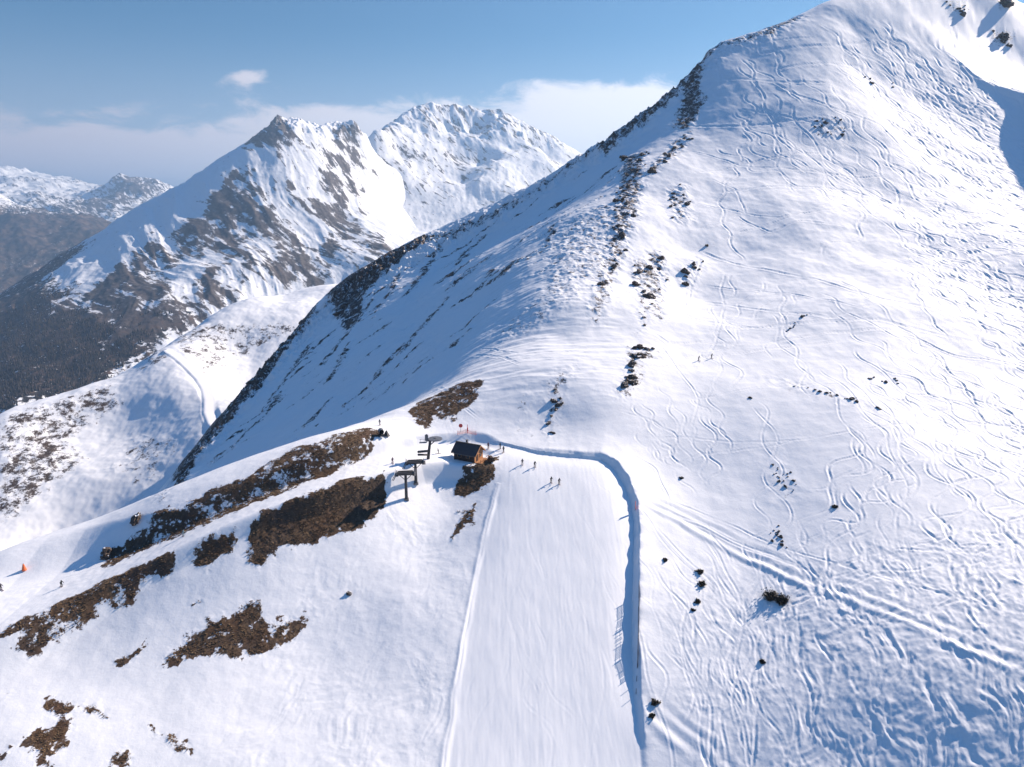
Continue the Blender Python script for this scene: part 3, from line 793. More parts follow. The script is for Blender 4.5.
def shape_b(x, y, z):
    rib = ridged(x / 210 + .4 * pnoise(x / 500, y / 500, 85), y / 800, 4, 87)
    rough = fbm(x / 420, y / 420, 6, 89, .55)
    cut = np.clip((900 - z) / 500, .15, 1)
    zz = z + cut * (9 * rib + 18 * rough) + sstep(450, 750, z) * 24 * ridged(x / 150, y / 150, 4, 91)
    rock = .25 + .16 * rough + .12 * (rib - .5) * sstep(-200, 500, z) + .12 * sstep(500, 850, z)
    return zz, {'rock': rock.astype(np.float32), 'wood': 0 * x}
build_far('white_mountain', B3, (-2600, 3200, 3600, 8400), (-18, 14), (3900, 8000), .08, .003, shape_b, mFAR, 'high white mountain with hazy summit behind the rocky one')

# far range on the left ------------------------------------------------------------
MC = [(120,177,11000),(112,182,10900),(100,192,10800),(85,205,10600),(130,182,11100),(142,185,11200),(150,183,11300),(160,184,11350),(170,187,11400),(185,196,11500),(215,205,11700),(240,212,11800),
      (118,200,10300),(130,210,10000),(110,215,9800),(150,205,10400),(170,205,10600),(90,215,9800),(140,225,9500),
      (0,158,14000),(15,165,13800),(30,168,13600),(50,174,13400),(65,180,13200),(85,189,13000),(0,180,11800),(40,185,11600),(75,200,11200),(30,200,10200),(0,195,10400),(60,210,9700),(-60,150,14000),(-60,190,11000),(-120,160,14000)]
C3 = [P(*c) for c in MC]
C3 += [(-12000,16000,-200),(-8000,16500,-200),(-4000,16000,-300),(-2000,14000,-500),(-9000,8200,-1100),(-5000,8200,-1100),(-2500,9000,-900),(-12000,9000,-900)]
def shape_c(x, y, z):
    rough = fbm(x / 1100, y / 1100, 6, 93, .55); rib = ridged(x / 420, y / 420, 4, 95)
    zz = z + 70 * rough + 40 * rib
    pyr = np.exp(-(((x - P(128,190,10800)[0]) / 620) ** 2 + ((y - 10700) / 1200) ** 2))
    rock = .22 + .2 * rough + .55 * pyr * sstep(-.9, .2, rib) + .05 * rib
    return zz, {'rock': rock.astype(np.float32), 'wood': 0 * x}
build_far('distant_range', C3, (-13500, 0, 7500, 17500), (-46, -16), (8000, 16500), .09, .004, shape_c, mFAR, 'pale hazy snow range with a dark pyramid peak on the left horizon', step=60)
MD = [(-60,185,8200),(-20,194,8200),(0,196,8200),(20,207,8100),(40,212,8000),(58,211,8000),(75,217,7900),(90,219,7900),(105,228,7800),(125,240,7700),(150,262,7500),(60,240,7300),(0,240,7200),(0,290,6400),(60,280,6600),(100,270,6900),(-80,260,6900)]
D3 = [P(*c) for c in MD]
D3 += [(-9500,10200,-900),(-6000,10200,-900),(-4000,9400,-1000),(-8500,5400,-1100),(-4500,5400,-1100),(-3200,7000,-1100)]
def shape_d(x, y, z):
    rough = fbm(x / 700, y / 700, 6, 97, .55)
    zz = z + 60 * rough + 35 * ridged(x / 260, y / 500, 4, 98)
    wood = .95 + .25 * rough - .6 * sstep(-60, 160, z) 
    return zz, {'rock': (.3 + .3 * rough).astype(np.float32), 'wood': wood.astype(np.float32)}
build_far('wooded_ridge', D3, (-10500, -2500, 5000, 11000), (-46, -22), (5200, 10500), .09, .004, shape_d, mFAR, 'dark blue forested ridge far off at the left edge', step=60)

# valley floor reaching the horizon
me = bpy.data.meshes.new('valley_floor')
n = 48; vs = [(0, 0, -1120.0)]; fs = []
for i in range(n):
    a = 2 * math.pi * i / n; vs.append((60000 * math.sin(a), 60000 * math.cos(a), -1120.0))
for i in range(n): fs.append((0, 1 + (i + 1) % n, 1 + i))
me.from_pydata(vs, [], fs)
mv, nt, b = nodes('valley_ground'); N = NT(nt)
nt.links.new(N.mix(N.step(N.noise(N.coord(), .0012, 8, .65), .4, .6), (.03, .03, .028), (.5, .52, .55)), b.inputs['Base Color'])
me.materials.append(mv)
o = bpy.data.objects.new('valley_floor', me); COL.objects.link(o); tag(o, 'valley floor far below the mountains', 'ground', kind='structure')


# ----------------------------------------------------------------------------
# THINGS
# ----------------------------------------------------------------------------
def simple(name, c, rough=.6, c2=None, scale=4.0, metal=0.0, stretch=(1, 1, 1)):
    m, nt, b = nodes(name); N = NT(nt)
    c2 = c2 or tuple(v * .7 for v in c)
    nt.links.new(N.mix(N.step(N.noise(N.mapping(N.coord(), stretch), scale, 4, .6), .35, .65), c, c2), b.inputs['Base Color'])
    b.inputs['Roughness'].default_value = rough; b.inputs['Metallic'].default_value = metal
    return m
M_STEEL = simple('galvanised_steel', (.20, .20, .21), .5, (.12, .12, .125), 2.0, .4)
M_DARK = simple('dark_steel', (.045, .043, .045), .6)
M_WOOD = simple('dark_brown_boards', (.060, .026, .018), .75, (.034, .016, .012), 3.0, 0, (1, 1, 12))
M_PINE = simple('orange_pine_boards', (.42, .20, .085), .7, (.30, .135, .055), 3.0, 0, (12, 12, 1))
M_ROOF = simple('dark_roofing', (.050, .036, .038), .7, (.075, .055, .055), 5.0, 0, (1, 6, 1))
M_RED = simple('red_paint', (.60, .045, .040), .5); M_ORANGE = simple('orange_padding', (.85, .17, .05), .6)
M_NET = simple('pinkish_red_netting', (.70, .12, .11), .8)
M_GLASS = simple('window_glass', (.02, .025, .03), .15); M_WHITE = simple('white_paint', (.7, .7, .7), .5)
M_LOG = simple('weathered_logs', (.10, .055, .032), .85)
M_SNOWCAP = simple('snow_cap', SNOW, .7, (.78, .80, .84))

def link_mesh(name, bm, mat, parent=None):
    me = bpy.data.meshes.new(name); bm.normal_update(); bm.to_mesh(me); bm.free()
    for m in (mat if isinstance(mat, list) else [mat]): me.materials.append(m)
    o = bpy.data.objects.new(name, me); COL.objects.link(o)
    if parent: o.parent = parent
    return o
def empty(name, loc, rz=0, label=None, cat=None, group=None):
    o = bpy.data.objects.new(name, None); COL.objects.link(o); o.location = loc; o.rotation_euler = (0, 0, rz)
    return tag(o, label, cat, group)
def box(bm, c, s, rot=None, bev=0.0, mi=0):
    r = bmesh.ops.create_cube(bm, size=1)
    M = Matrix.Translation(c) @ (rot.to_4x4() if rot else Matrix()) @ Matrix.Diagonal((*s, 1))
    bmesh.ops.transform(bm, matrix=M, verts=r['verts'])
    for f in {f for v in r['verts'] for f in v.link_faces}: f.material_index = mi
    return r['verts']
def tube(bm, a, b, r0, r1=None, n=8, caps=True):
    a, b = Vector(a), Vector(b); d = b - a; r1 = r0 if r1 is None else r1
    r = bmesh.ops.create_cone(bm, cap_ends=caps, segments=n, radius1=r0, radius2=r1, depth=d.length)
    M = Matrix.Translation((a + b) / 2) @ d.to_track_quat('Z', 'Y').to_matrix().to_4x4()
    bmesh.ops.transform(bm, matrix=M, verts=r['verts']); return r['verts']
def spot(px, py):
    """ground point seen at a place of the photo"""
    p, h, d = cast(zg, [px], [py], 60, 900, 1400); p = p[0]
    return Vector((p[0], p[1], float(zg(np.array([p[0]]), np.array([p[1]]))[0])))
def gz(x, y): return float(zg(np.array([float(x)]), np.array([float(y)]))[0])
def copy_tree(o, parent=None):
    c = o.copy(); COL.objects.link(c)
    if parent: c.parent = parent
    for ch in list(o.children): copy_tree(ch, c)
    return c

# hut ---------------------------------------------------------------------------
hp = Vector((HUT[0], HUT[1], HUT[2] - .05))
L, Wd, Hw, Hr = 6.6, 4.6, 2.5, 4.3
hut = empty('mountain_hut', hp, math.radians(-27), 'small dark wooden hut with an orange pine gable on the snowy plateau', 'hut')
bm = bmesh.new()                               # walls: dark long sides, pine gables
x0, x1, y0, y1 = -L / 2, L / 2, -Wd / 2, Wd / 2
v = [bm.verts.new(p) for p in [(x0,y0,-1.2),(x1,y0,-1.2),(x1,y1,-1.2),(x0,y1,-1.2),(x0,y0,Hw),(x1,y0,Hw),(x1,y1,Hw),(x0,y1,Hw),(x0,0,Hr),(x1,0,Hr)]]
for f, mi in (((0,1,5,4),0),((2,3,7,6),0),((1,2,6,9,5),1),((3,0,4,8,7),0),((4,5,9,8),0),((6,7,8,9),0),((3,2,1,0),0)):
    bm.faces.new([v[i] for i in f]).material_index = mi
link_mesh('wall', bm, [M_WOOD, M_PINE], hut)
bm = bmesh.new()
ov = .55; sl = math.atan2(Hr - Hw, Wd / 2)
for sg in (-1, 1):
    ln = (Wd / 2 + ov) / math.cos(sl)
    c = Vector((0, sg * (Wd / 2 + ov) / 2, Hr - math.tan(sl) * (Wd / 2 + ov) / 2 + .10))
    box(bm, c, (L + 1.3, ln, .14), Matrix.Rotation(-sg * sl, 3, 'X'))
roof = link_mesh('roof', bm, M_ROOF, hut)
bm = bmesh.new(); box(bm, (0, 0, Hr + .22), (L + 1.34, .5, .12)); link_mesh('ridge_cap', bm, M_DARK, roof)
bm = bmesh.new()
for sg in (-1, 1):
    ln = (Wd / 2 + ov) / math.cos(sl)
    c = Vector((L / 2 + .67, sg * (Wd / 2 + ov) / 2, Hr - math.tan(sl) * (Wd / 2 + ov) / 2 + .06))
    box(bm, c, (.05, ln, .26), Matrix.Rotation(-sg * sl, 3, 'X'))
link_mesh('bargeboard', bm, M_PINE, roof)
bm = bmesh.new(); box(bm, (0, y0 - ov - .06, Hw - math.tan(sl) * ov - .02), (L + 1.2, .12, .12)); link_mesh('gutter', bm, M_STEEL, roof)
bm = bmesh.new(); box(bm, (-1.0, 1.0, Hr + .1), (.5, .5, 1.2)); box(bm, (-1.0, 1.0, Hr + .75), (.62, .62, .1)); link_mesh('chimney', bm, M_STEEL, roof)
bm = bmesh.new(); box(bm, (x1 + .03, -.9, 1.0), (.08, .95, 2.0)); dr = link_mesh('door', bm, M_WOOD, hut)
bm = bmesh.new(); box(bm, (x1 + .11, -.58, 1.0), (.06, .05, .16)); link_mesh('handle', bm, M_STEEL, dr)
for loc, sz, ax in (((x1 + .03, .85, 1.4), (1.0, .9), 'x'), ((-1.5, y0 - .03, 1.4), (1.1, .8), 'y'), ((1.2, y0 - .03, 1.4), (1.1, .8), 'y')):
    bm = bmesh.new()
    s3 = (.06, sz[0], sz[1]) if ax == 'x' else (sz[0], .06, sz[1])
    box(bm, loc, s3); w = link_mesh('window', bm, M_GLASS, hut)
    bm = bmesh.new(); n = Vector((1, 0, 0)) if ax == 'x' else Vector((0, -1, 0)); t = Vector((0, 1, 0)) if ax == 'x' else Vector((1, 0, 0))
    c = Vector(loc) + n * .035
    for q in (-1, 1):
        box(bm, c + t * q * sz[0] / 2, (.07, .09, sz[1] + .1) if ax == 'x' else (.09, .07, sz[1] + .1))
        box(bm, c + Vector((0, 0, q * sz[1] / 2)), (.07, sz[0], .09) if ax == 'x' else (sz[0], .07, .09))
    link_mesh('frame', bm, M_PINE, w)
bm = bmesh.new()                               # porch in front of the pine gable
box(bm, (x1 + .95, 0, .12), (1.8, Wd, .16))
link_mesh('porch_deck', bm, M_PINE, hut)
bm = bmesh.new()
for yy in (y0 + .15, -.2, y1 - .15): box(bm, (x1 + 1.8, yy, .6), (.1, .1, 1.1))
box(bm, (x1 + 1.8, .2, 1.12), (.08, Wd - .3, .08)); box(bm, (x1 + 1.8, .2, .65), (.06, Wd - .3, .06))
link_mesh('railing', bm, M_PINE, hut)
# wood stack right of the hut
wp = hp + Matrix.Rotation(math.radians(-27), 3, 'Z') @ Vector((x1 + 3.2, 1.2, 0)); wp.z = gz(wp.x, wp.y)
ws = empty('log_stack', wp, math.radians(20), 'low stack of dark brown logs lying right of the hut porch', 'logs')
for i, (dx, dz) in enumerate([(-.75, .22), (-.3, .24), (.15, .22), (.6, .24), (-.5, .6), (-.05, .6), (.4, .6), (-.25, .96), (.2, .95)]):
    bm = bmesh.new(); tube(bm, (dx, -1.0 - .1 * (i % 3), dz), (dx + .04, 1.0 + .08 * (i % 2), dz), .23, .21, 9); link_mesh('log', bm, M_LOG, ws)

# lift ----------------------------------------------------------------------------
def sheave_set(bm, c, d, n, r=.36):
    d = Vector(d).normalized(); s = d.cross(Vector((0, 0, 1))).normalized()
    c = Vector(c)
    tube(bm, c - d * n * r * 1.1, c + d * n * r * 1.1, .09, .09, 6)
    for i in range(n):
        q = c + d * (i - (n - 1) / 2) * r * 2.15 + Vector((0, 0, .12)); tube(bm, q - s * .09, q + s * .09, r, r, 12)
def tower(px, py, h, label, wide=4.4, droop=True):
    p = spot(px, py); p.z -= .3
    t = empty('lift_tower', p, math.radians(8), label, 'lift tower', 'lift towers beside the hut')
    bm = bmesh.new(); tube(bm, (0, 0, 0), (0, 0, h), .42, .33, 12); link_mesh('post', bm, M_DARK, t)
    bm = bmesh.new(); box(bm, (0, 0, .2), (1.2, 1.2, .5)); link_mesh('footing', bm, M_STEEL, t)
    bm = bmesh.new(); box(bm, (0, 0, h + .1), (wide, .8, .75)); box(bm, (0, -.9, h + .2), (wide, .3, .4)); box(bm, (0, .9, h + .2), (wide * .9, .12, .5)); box(bm, (0, .2, h + .75), (wide * .8, .10, .10)); tube(bm, (-.7, .2, h + .3), (-.7, .2, h + .75), .06, .06, 5); tube(bm, (.7, .2, h + .3), (.7, .2, h + .75), .06, .06, 5); link_mesh('crossarm', bm, M_DARK, t)
    for sg in (-1, 1):
        bm = bmesh.new(); sheave_set(bm, (sg * wide / 2, 0, h + .35), (0, 1, -.18), 4); link_mesh('sheave_train', bm, M_STEEL, t)
    for sg in (-1, 1):
        bm = bmesh.new(); tube(bm, (sg * .2, 0, h - 1.6), (sg * wide * .42, 0, h), .09, .09, 6); link_mesh('brace', bm, M_DARK, t)
    for sg in (-1, 1):                         # service walkways with railings
        bm = bmesh.new()
        box(bm, (sg * wide / 2, 0, h - .12), (.9, 2.6, .12))
        for yy in (-1.25, 0, 1.25): tube(bm, (sg * (wide / 2 + .35), yy, h - .1), (sg * (wide / 2 + .35), yy, h + .95), .035, .035, 5)
        for z in (.5, .95): tube(bm, (sg * (wide / 2 + .35), -1.25, h + z), (sg * (wide / 2 + .35), 1.25, h + z), .035, .035, 5)
        link_mesh('walkway', bm, M_STEEL, t)
    bm = bmesh.new()
    for sg in (-1, 1): tube(bm, (sg * .2, -.42, .6), (sg * .2, -.42, h + .4), .03, .03, 5)
    for i in range(int(h / .4)): tube(bm, (-.2, -.42, .8 + i * .4), (.2, -.42, .8 + i * .4), .025, .025, 4)
    link_mesh('ladder', bm, M_STEEL, t)
    if droop:
        bm = bmesh.new(); tube(bm, (-wide / 2, 0, h + .1), (-wide / 2 - .9, -.6, h - 1.5), .14, .10, 6)
        tube(bm, (-wide / 2 - .35, 0, h + .1), (-wide / 2 - 1.2, -.6, h - 1.4), .08, .08, 6); link_mesh('guide_arm', bm, M_DARK, t)
    return t
tower(406.5, 499, 7.2, 'nearest dark lift tower standing lowest on the slope left of the hut')
tower(416, 483, 6.0, 'middle dark lift tower between the lowest tower and the wheel station')
p = spot(428, 459); p.z -= .3
st = empty('lift_wheel_station', p, math.radians(8), 'uppermost lift mast carrying a big flat grey return wheel beside the hut', 'lift station')
bm = bmesh.new(); tube(bm, (0, 0, 0), (.75, .3, 5.6), .45, .34, 10); link_mesh('mast', bm, M_DARK, st)
bm = bmesh.new(); tube(bm, (-2.6, -2.0, 3.2), (.2, 0, 2.6), .36, .34, 6); tube(bm, (-2.6, -2.6, 2.6), (0, -.2, 1.6), .30, .28, 6); link_mesh('tension_beam', bm, M_DARK, st)
bm = bmesh.new()
tube(bm, (2.1, .3, 5.75), (2.1, .3, 6.0), 1.95, 1.95, 28); tube(bm, (2.1, .3, 6.0), (2.1, .3, 6.1), 1.75, .5, 28); tube(bm, (2.1, .3, 5.5), (2.1, .3, 6.25), .35, .35, 12)
link_mesh('return_wheel', bm, M_STEEL, st)
bm = bmesh.new(); box(bm, (.9, .3, 5.5), (2.6, .5, .4)); tube(bm, (.75, .3, 4.2), (2.1, .3, 5.4), .14, .14, 6); link_mesh('wheel_arm', bm, M_DARK, st)
bm = bmesh.new(); box(bm, (-.2, .3, 6.3), (.9, .9, 1.5), bev=.05); box(bm, (-.2, .3, 7.15), (.4, .4, .3)); link_mesh('motor_housing', bm, M_STEEL, st)
bm = bmesh.new()
for xx in (-.9, -1.8): tube(bm, (xx, .3, 5.0), (xx, .3, 5.9), .04, .04, 5)
box(bm, (-1.2, .3, 5.0), (2.0, 1.0, .08)); tube(bm, (-2.1, .3, 5.9), (-.2, .3, 5.9), .04, .04, 5); link_mesh('platform', bm, M_STEEL, st)

# people ----------------------------------------------------------------------------
def body_mesh(pose):
    if pose == 'ski':
        J = {'pelvis': (0, 0, .80), 'waist': (0, .06, .98), 'chest': (0, .16, 1.22), 'neck': (0, .22, 1.42), 'head': (0, .27, 1.54), 'crown': (0, .29, 1.68),
             'hip': (.10, 0, .76), 'knee': (.14, .16, .44), 'ankle': (.14, -.02, .10), 'toe': (.14, .17, .06), 'shoulder': (.19, .20, 1.35), 'elbow': (.34, .24, 1.08), 'wrist': (.34, .46, 1.00), 'hand': (.33, .54, 1.00)}
    else:
        J = {'pelvis': (0, 0, .93), 'waist': (0, .01, 1.10), 'chest': (0, .02, 1.32), 'neck': (0, .02, 1.50), 'head': (0, .04, 1.62), 'crown': (0, .03, 1.76),
             'hip': (.10, 0, .88), 'knee': (.12, .04, .50), 'ankle': (.13, -.01, .10), 'toe': (.14, .18, .05), 'shoulder': (.19, .02, 1.43), 'elbow': (.29, .03, 1.15), 'wrist': (.28, .20, .98), 'hand': (.27, .27, .96)}
    Rd = {'pelvis': .17, 'waist': .15, 'chest': .18, 'neck': .07, 'head': .115, 'crown': .09, 'hip': .11, 'knee': .085, 'ankle': .075, 'toe': .06, 'shoulder': .095, 'elbow': .07, 'wrist': .055, 'hand': .06}
    names, vs, rad, ed = [], [], [], []
    def add(n, co, parent):
        names.append(n); vs.append(co); rad.append(Rd[n.split(':')[0]])
        if parent is not None: ed.append((names.index(parent), len(names) - 1))
    add('pelvis', J['pelvis'], None)
    for a, b in (('waist', 'pelvis'), ('chest', 'waist'), ('neck', 'chest'), ('head', 'neck'), ('crown', 'head')): add(a, J[a], b)
    for sg, k in ((1, 'r'), (-1, 'l')):
        for a, b in (('hip', 'pelvis'), ('knee', 'hip'), ('ankle', 'knee'), ('toe', 'ankle'), ('shoulder', 'chest'), ('elbow', 'shoulder'), ('wrist', 'elbow'), ('hand', 'wrist')):
            x, y, z = J[a]; add(a + ':' + k, (sg * x, y, z), b if b in ('pelvis', 'chest') else b + ':' + k)
    me = bpy.data.meshes.new('person_skeleton'); me.from_pydata(vs, ed, [])
    o = bpy.data.objects.new('person_skeleton', me); COL.objects.link(o)
    md = o.modifiers.new('skin', 'SKIN'); md.use_smooth_shade = True
    for i, sv in enumerate(me.skin_vertices[0].data): sv.radius = (rad[i], rad[i]); sv.use_root = (i == 0)
    sb = o.modifiers.new('sub', 'SUBSURF'); sb.levels = 1; sb.render_levels = 1
    dg = bpy.context.evaluated_depsgraph_get(); dg.update()
    out = bpy.data.meshes.new_from_object(o.evaluated_get(dg)); bpy.data.objects.remove(o); bpy.data.meshes.remove(me)
    hip = J['hip'][2]; nk = J['neck'][2]
    for f in out.polygons:
        c = f.center
        f.material_index = 2 if c.z > nk else (1 if (c.z > hip + .03) else (3 if c.z < .15 else 0))
        if f.material_index == 1 and c.y > J['wrist'][1] + .02: f.material_index = 3
    return out, J
BODY = {k: body_mesh(k) for k in ('ski', 'stand')}
_cols = {}
def cloth(c):
    if c not in _cols: _cols[c] = simple('clothing', c, .8, tuple(v * .8 for v in c), 9.0)
    return _cols[c]
M_SKIN = simple('face_skin', (.50, .30, .22), .6); M_BOOT = simple('boots_and_gloves', (.03, .03, .033), .5); M_SKI = simple('ski_topsheet', (.10, .10, .12), .35, (.25, .08, .06), 2.0)
def person(px, py, rz, pose, jacket, trousers, helmet, label, group=None, skis=True, size=1.0):
    p = spot(px, py)
    if pose == 'crouch': pose, size = 'ski', .86
    base, J = BODY[pose]
    t = empty('person', p + Vector((0, 0, .03)), math.radians(rz), label, 'person', group); t.scale = (size,) * 3
    # stand along the ground
    me = base.copy(); me.materials.clear()
    for c in (cloth(trousers), cloth(jacket), M_SKIN, M_BOOT): me.materials.append(c)
    o = bpy.data.objects.new('body', me); COL.objects.link(o); o.parent = t
    h = Vector(J['head'])
    bm = bmesh.new(); bmesh.ops.create_uvsphere(bm, u_segments=12, v_segments=8, radius=.145)
    bmesh.ops.delete(bm, geom=[v for v in bm.verts if v.co.z < -.06 or (v.co.y > .09 and v.co.z < .03)], context='VERTS')
    bmesh.ops.translate(bm, verts=bm.verts, vec=h + Vector((0, -.01, .06))); link_mesh('helmet', bm, cloth(helmet), t)
    bm = bmesh.new(); box(bm, h + Vector((0, .11, .02)), (.19, .05, .09)); link_mesh('goggles', bm, M_BOOT, t)
    if skis:
        for sg in (-1, 1):
            bm = bmesh.new(); xx = sg * J['ankle'][0]
            box(bm, (xx, .1, .0), (.10, 1.55, .03)); box(bm, (xx, .98, .06), (.095, .26, .025), Matrix.Rotation(math.radians(28), 3, 'X')); link_mesh('ski', bm, M_SKI, t)
            bm = bmesh.new(); a = Vector((sg * J['hand'][0], J['hand'][1], J['hand'][2] + .05)); tube(bm, a, a + Vector((sg * .08, -.45 if pose == 'ski' else .02, -a.z + .03)), .016, .012, 5)
            link_mesh('ski_pole', bm, M_BOOT, t)
    return t
D1, D2, D3, RD = (.035, .035, .045), (.025, .03, .028), (.06, .06, .075), (.30, .045, .06)
G1 = 'skiers riding down the groomed run'
person(551, 482.5, 200, 'ski', D1, D2, D1, 'left skier in dark clothes of the lowest pair on the groomed run', G1)
person(559, 484.0, 195, 'ski', D3, D1, D2, 'right skier in dark clothes of the lowest pair on the groomed run', G1)
person(522.3, 464.5, 185, 'ski', D2, D1, (.08, .09, .07), 'left skier of the pair crossing the top of the groomed run', G1)
person(534.8, 466.8, 190, 'ski', (.10, .10, .11), D2, D1, 'right skier in grey of the pair crossing the top of the groomed run', G1)
G2 = 'people on the plateau behind the hut'
person(488.3, 448.5, 170, 'stand', RD, (.06, .02, .05), RD, 'tall skier in dark red standing right behind the hut', G2)
person(500.3, 449.0, 120, 'stand', (.07, .09, .06), D1, D2, 'person in dark olive standing beside the skier in a reddish jacket', G2)
person(503.6, 452.3, 150, 'stand', (.36, .10, .11), D1, D3, 'skier in a reddish jacket beside the person in dark olive', G2)
person(392.6, 463.2, 200, 'ski', (.34, .07, .13), (.10, .03, .06), (.2, .05, .08), 'skier in a pinkish red outfit alone on the white road left of the lift towers')
person(438.8, 453.5, 100, 'crouch', D3, D1, D1, 'crouching person in dark clothes under the big return wheel')
person(379.9, 425.3, 160, 'stand', (.18, .18, .19), D3, D1, 'person in grey on the snowy rise near the snow cannon')
G3 = 'ski tourers on the open slope'
person(698.4, 360.6, 215, 'ski', D1, D2, D2, 'left of two dark skiers on the open snow slope above the run', G3)
person(711.2, 358.3, 215, 'ski', D2, D1, D1, 'right of two dark skiers on the open snow slope above the run', G3)
person(61.7, 586.8, 240, 'ski', D1, D2, D2, 'skier in black on the wide white road at the far left')
person(1.2, 590.0, 240, 'ski', D3, D1, D1, 'dark skier cut off by the left edge of the photo')
person(183.4, 536.5, 235, 'ski', (.20, .42, .55), (.12, .2, .25), (.25, .35, .4), 'skier in pale blue on the white road between the two brown banks')

# markers, nets, snow cannon ------------------------------------------------------------
def net(px, name, label, cat, h, mat, postmat, mesh_step, spacing):
    w = [spot(*q) for q in px]
    t = empty(name, w[0], 0, label, cat); o0 = w[0]
    pts = []
    for a, b in zip(w[:-1], w[1:]):
        n = max(1, int((b - a).length / spacing))
        for i in range(n): pts.append(a.lerp(b, i / n))
    pts.append(w[-1])
    for q in pts: q.z = gz(q.x, q.y)
    for q in pts:
        bm = bmesh.new(); tube(bm, q - o0 + Vector((0, 0, -.3)), q - o0 + Vector((0, 0, h + .15)), .05, .04, 6); link_mesh('post', bm, postmat, t)
    bm = bmesh.new()
    for a, b in zip(pts[:-1], pts[1:]):
        a, b = a - o0, b - o0; L = (b - a).length; n = max(2, int(L / mesh_step)); sag = .12
        def at(u, k): return a.lerp(b, u) + Vector((0, 0, .12 + k * (h - .12) - sag * 4 * u * (1 - u) * k))
        for k in (0, .25, .5, .75, 1):
            for i in range(n): tube(bm, at(i / n, k), at((i + 1) / n, k), .022, .022, 4, False)
        for i in range(n + 1): tube(bm, at(i / n, 0), at(i / n, 1), .018, .018, 4, False)
    link_mesh('netting', bm, mat, t)
    return t
net([(457.5, 434.8), (466, 433.2), (476, 435.0)], 'safety_net', 'low red safety net on the crest behind the hut', 'safety net', 1.15, M_NET, M_RED, .22, 1.8)
M_SLAT = simple('dark_weathered_slats', (.055, .045, .042), .85)
def snow_fence(px):
    w = [spot(*q) for q in px]; o0 = w[0]
    t = empty('snow_fence', o0, 0, 'dark slatted snow fence half buried along the right bank of the run', 'fence')
    pts = []
    for a, b in zip(w[:-1], w[1:]):
        n = max(1, int((b - a).length / 2.4))
        for i in range(n): pts.append(a.lerp(b, i / n))
    pts.append(w[-1])
    for q in pts:
        q.z = gz(q.x, q.y)
        bm = bmesh.new(); tube(bm, q - o0 + Vector((0, 0, -.4)), q - o0 + Vector((0, 0, 1.25)), .06, .05, 6); link_mesh('post', bm, M_SLAT, t)
    for a, b in zip(pts[:-1], pts[1:]):
        if rng.random() < .22: continue
        bm = bmesh.new(); a2, b2 = a - o0, b - o0
        lean = Vector((rng.normal(0, .12), 0, 0))
        for k in range(9):
            if rng.random() < .25: continue
            q = a2.lerp(b2, (k + .5) / 9); box(bm, q + lean * .5 + Vector((0, 0, .50)), (.035, .12, rng.uniform(.85, 1.15)))
        for z in (.3, .85): tube(bm, a2 + Vector((0, 0, z)), b2 + Vector((0, 0, z)), .03, .03, 4)
        link_mesh('slat_panel', bm, M_SLAT, t)
snow_fence([(639.0, 586), (638.8, 610), (638.2, 640), (637.2, 668), (636.0, 694)])

def disc_sign(px, py):
    p = spot(px, py); t = empty('warning_sign', p, 0, 'round dark red sign board above the red safety net behind the hut', 'sign')
    bm = bmesh.new(); tube(bm, (0, 0, -.3), (0, 0, 2.3), .05, .05, 6); link_mesh('pole', bm, M_DARK, t)
    bm = bmesh.new(); tube(bm, (0, -.06, 1.9), (0, -.02, 1.9), .58, .58, 20); link_mesh('sign_board', bm, M_RED, t)
disc_sign(460.8, 431.8)
p = spot(467.6, 433.0); t = empty('marker_pole', p, 0, 'thin red pole standing up behind the red safety net', 'pole')
bm = bmesh.new(); tube(bm, (0, 0, -.3), (0, 0, 2.6), .09, .07, 8); link_mesh('shaft', bm, M_RED, t)
bm = bmesh.new(); box(bm, (0, 0, 1.1), (.34, .34, 1.0)); link_mesh('padding', bm, M_NET, t)
p = spot(24.4, 570.3); t = empty('piste_marker', p, math.radians(15), 'orange padded marker standing alone on the snow at far left', 'marker')
bm = bmesh.new(); tube(bm, (0, 0, -.2), (0, 0, 1.9), .05, .05, 6); link_mesh('pole', bm, M_DARK, t)
bm = bmesh.new(); tube(bm, (0, 0, .05), (0, 0, 1.6), .55, .16, 10); link_mesh('padding', bm, M_ORANGE, t)
p = spot(635.0, 510.5); t = empty('piste_banner', p, math.radians(70), 'narrow red banner on the snowbank where the traverse leaves the run', 'banner')
bm = bmesh.new(); tube(bm, (0, 0, -.3), (0, 0, 2.5), .05, .05, 6); link_mesh('pole', bm, M_DARK, t)
bm = bmesh.new(); box(bm, (.32, 0, 1.35), (.62, .05, 2.0)); link_mesh('cloth', bm, M_NET, t)
p = spot(381.5, 436.2); t = empty('snow_cannon', p, math.radians(200), 'grey snow cannon with a wide barrel parked at the end of the upper brown bank', 'snow cannon')
bm = bmesh.new(); tube(bm, (0, -1.1, 1.25), (0, 1.0, 1.55), .85, .62, 18, False); tube(bm, (0, -1.05, 1.26), (0, .95, 1.54), .78, .55, 18, False); link_mesh('barrel', bm, M_STEEL, t)
bm = bmesh.new(); tube(bm, (0, -.6, 1.3), (0, -.5, 1.32), .7, .7, 14); link_mesh('fan', bm, M_DARK, t)
bm = bmesh.new(); box(bm, (0, 0, .5), (.9, 1.7, .18)); tube(bm, (0, 0, .5), (0, 0, 1.0), .14, .14, 8)
link_mesh('frame', bm, M_DARK, t)
for sx, sy in ((-.6, -.7), (.6, -.7), (-.6, .7), (.6, .7)):
    bm = bmesh.new(); tube(bm, (sx - .1, sy, .32), (sx + .1, sy, .32), .34, .34, 14); link_mesh('wheel', bm, M_DARK, t)
p = spot(386.6, 435.8); t = empty('covered_pump', p, math.radians(30), 'small dark tarpaulin covered machine beside the snow cannon', 'machine')
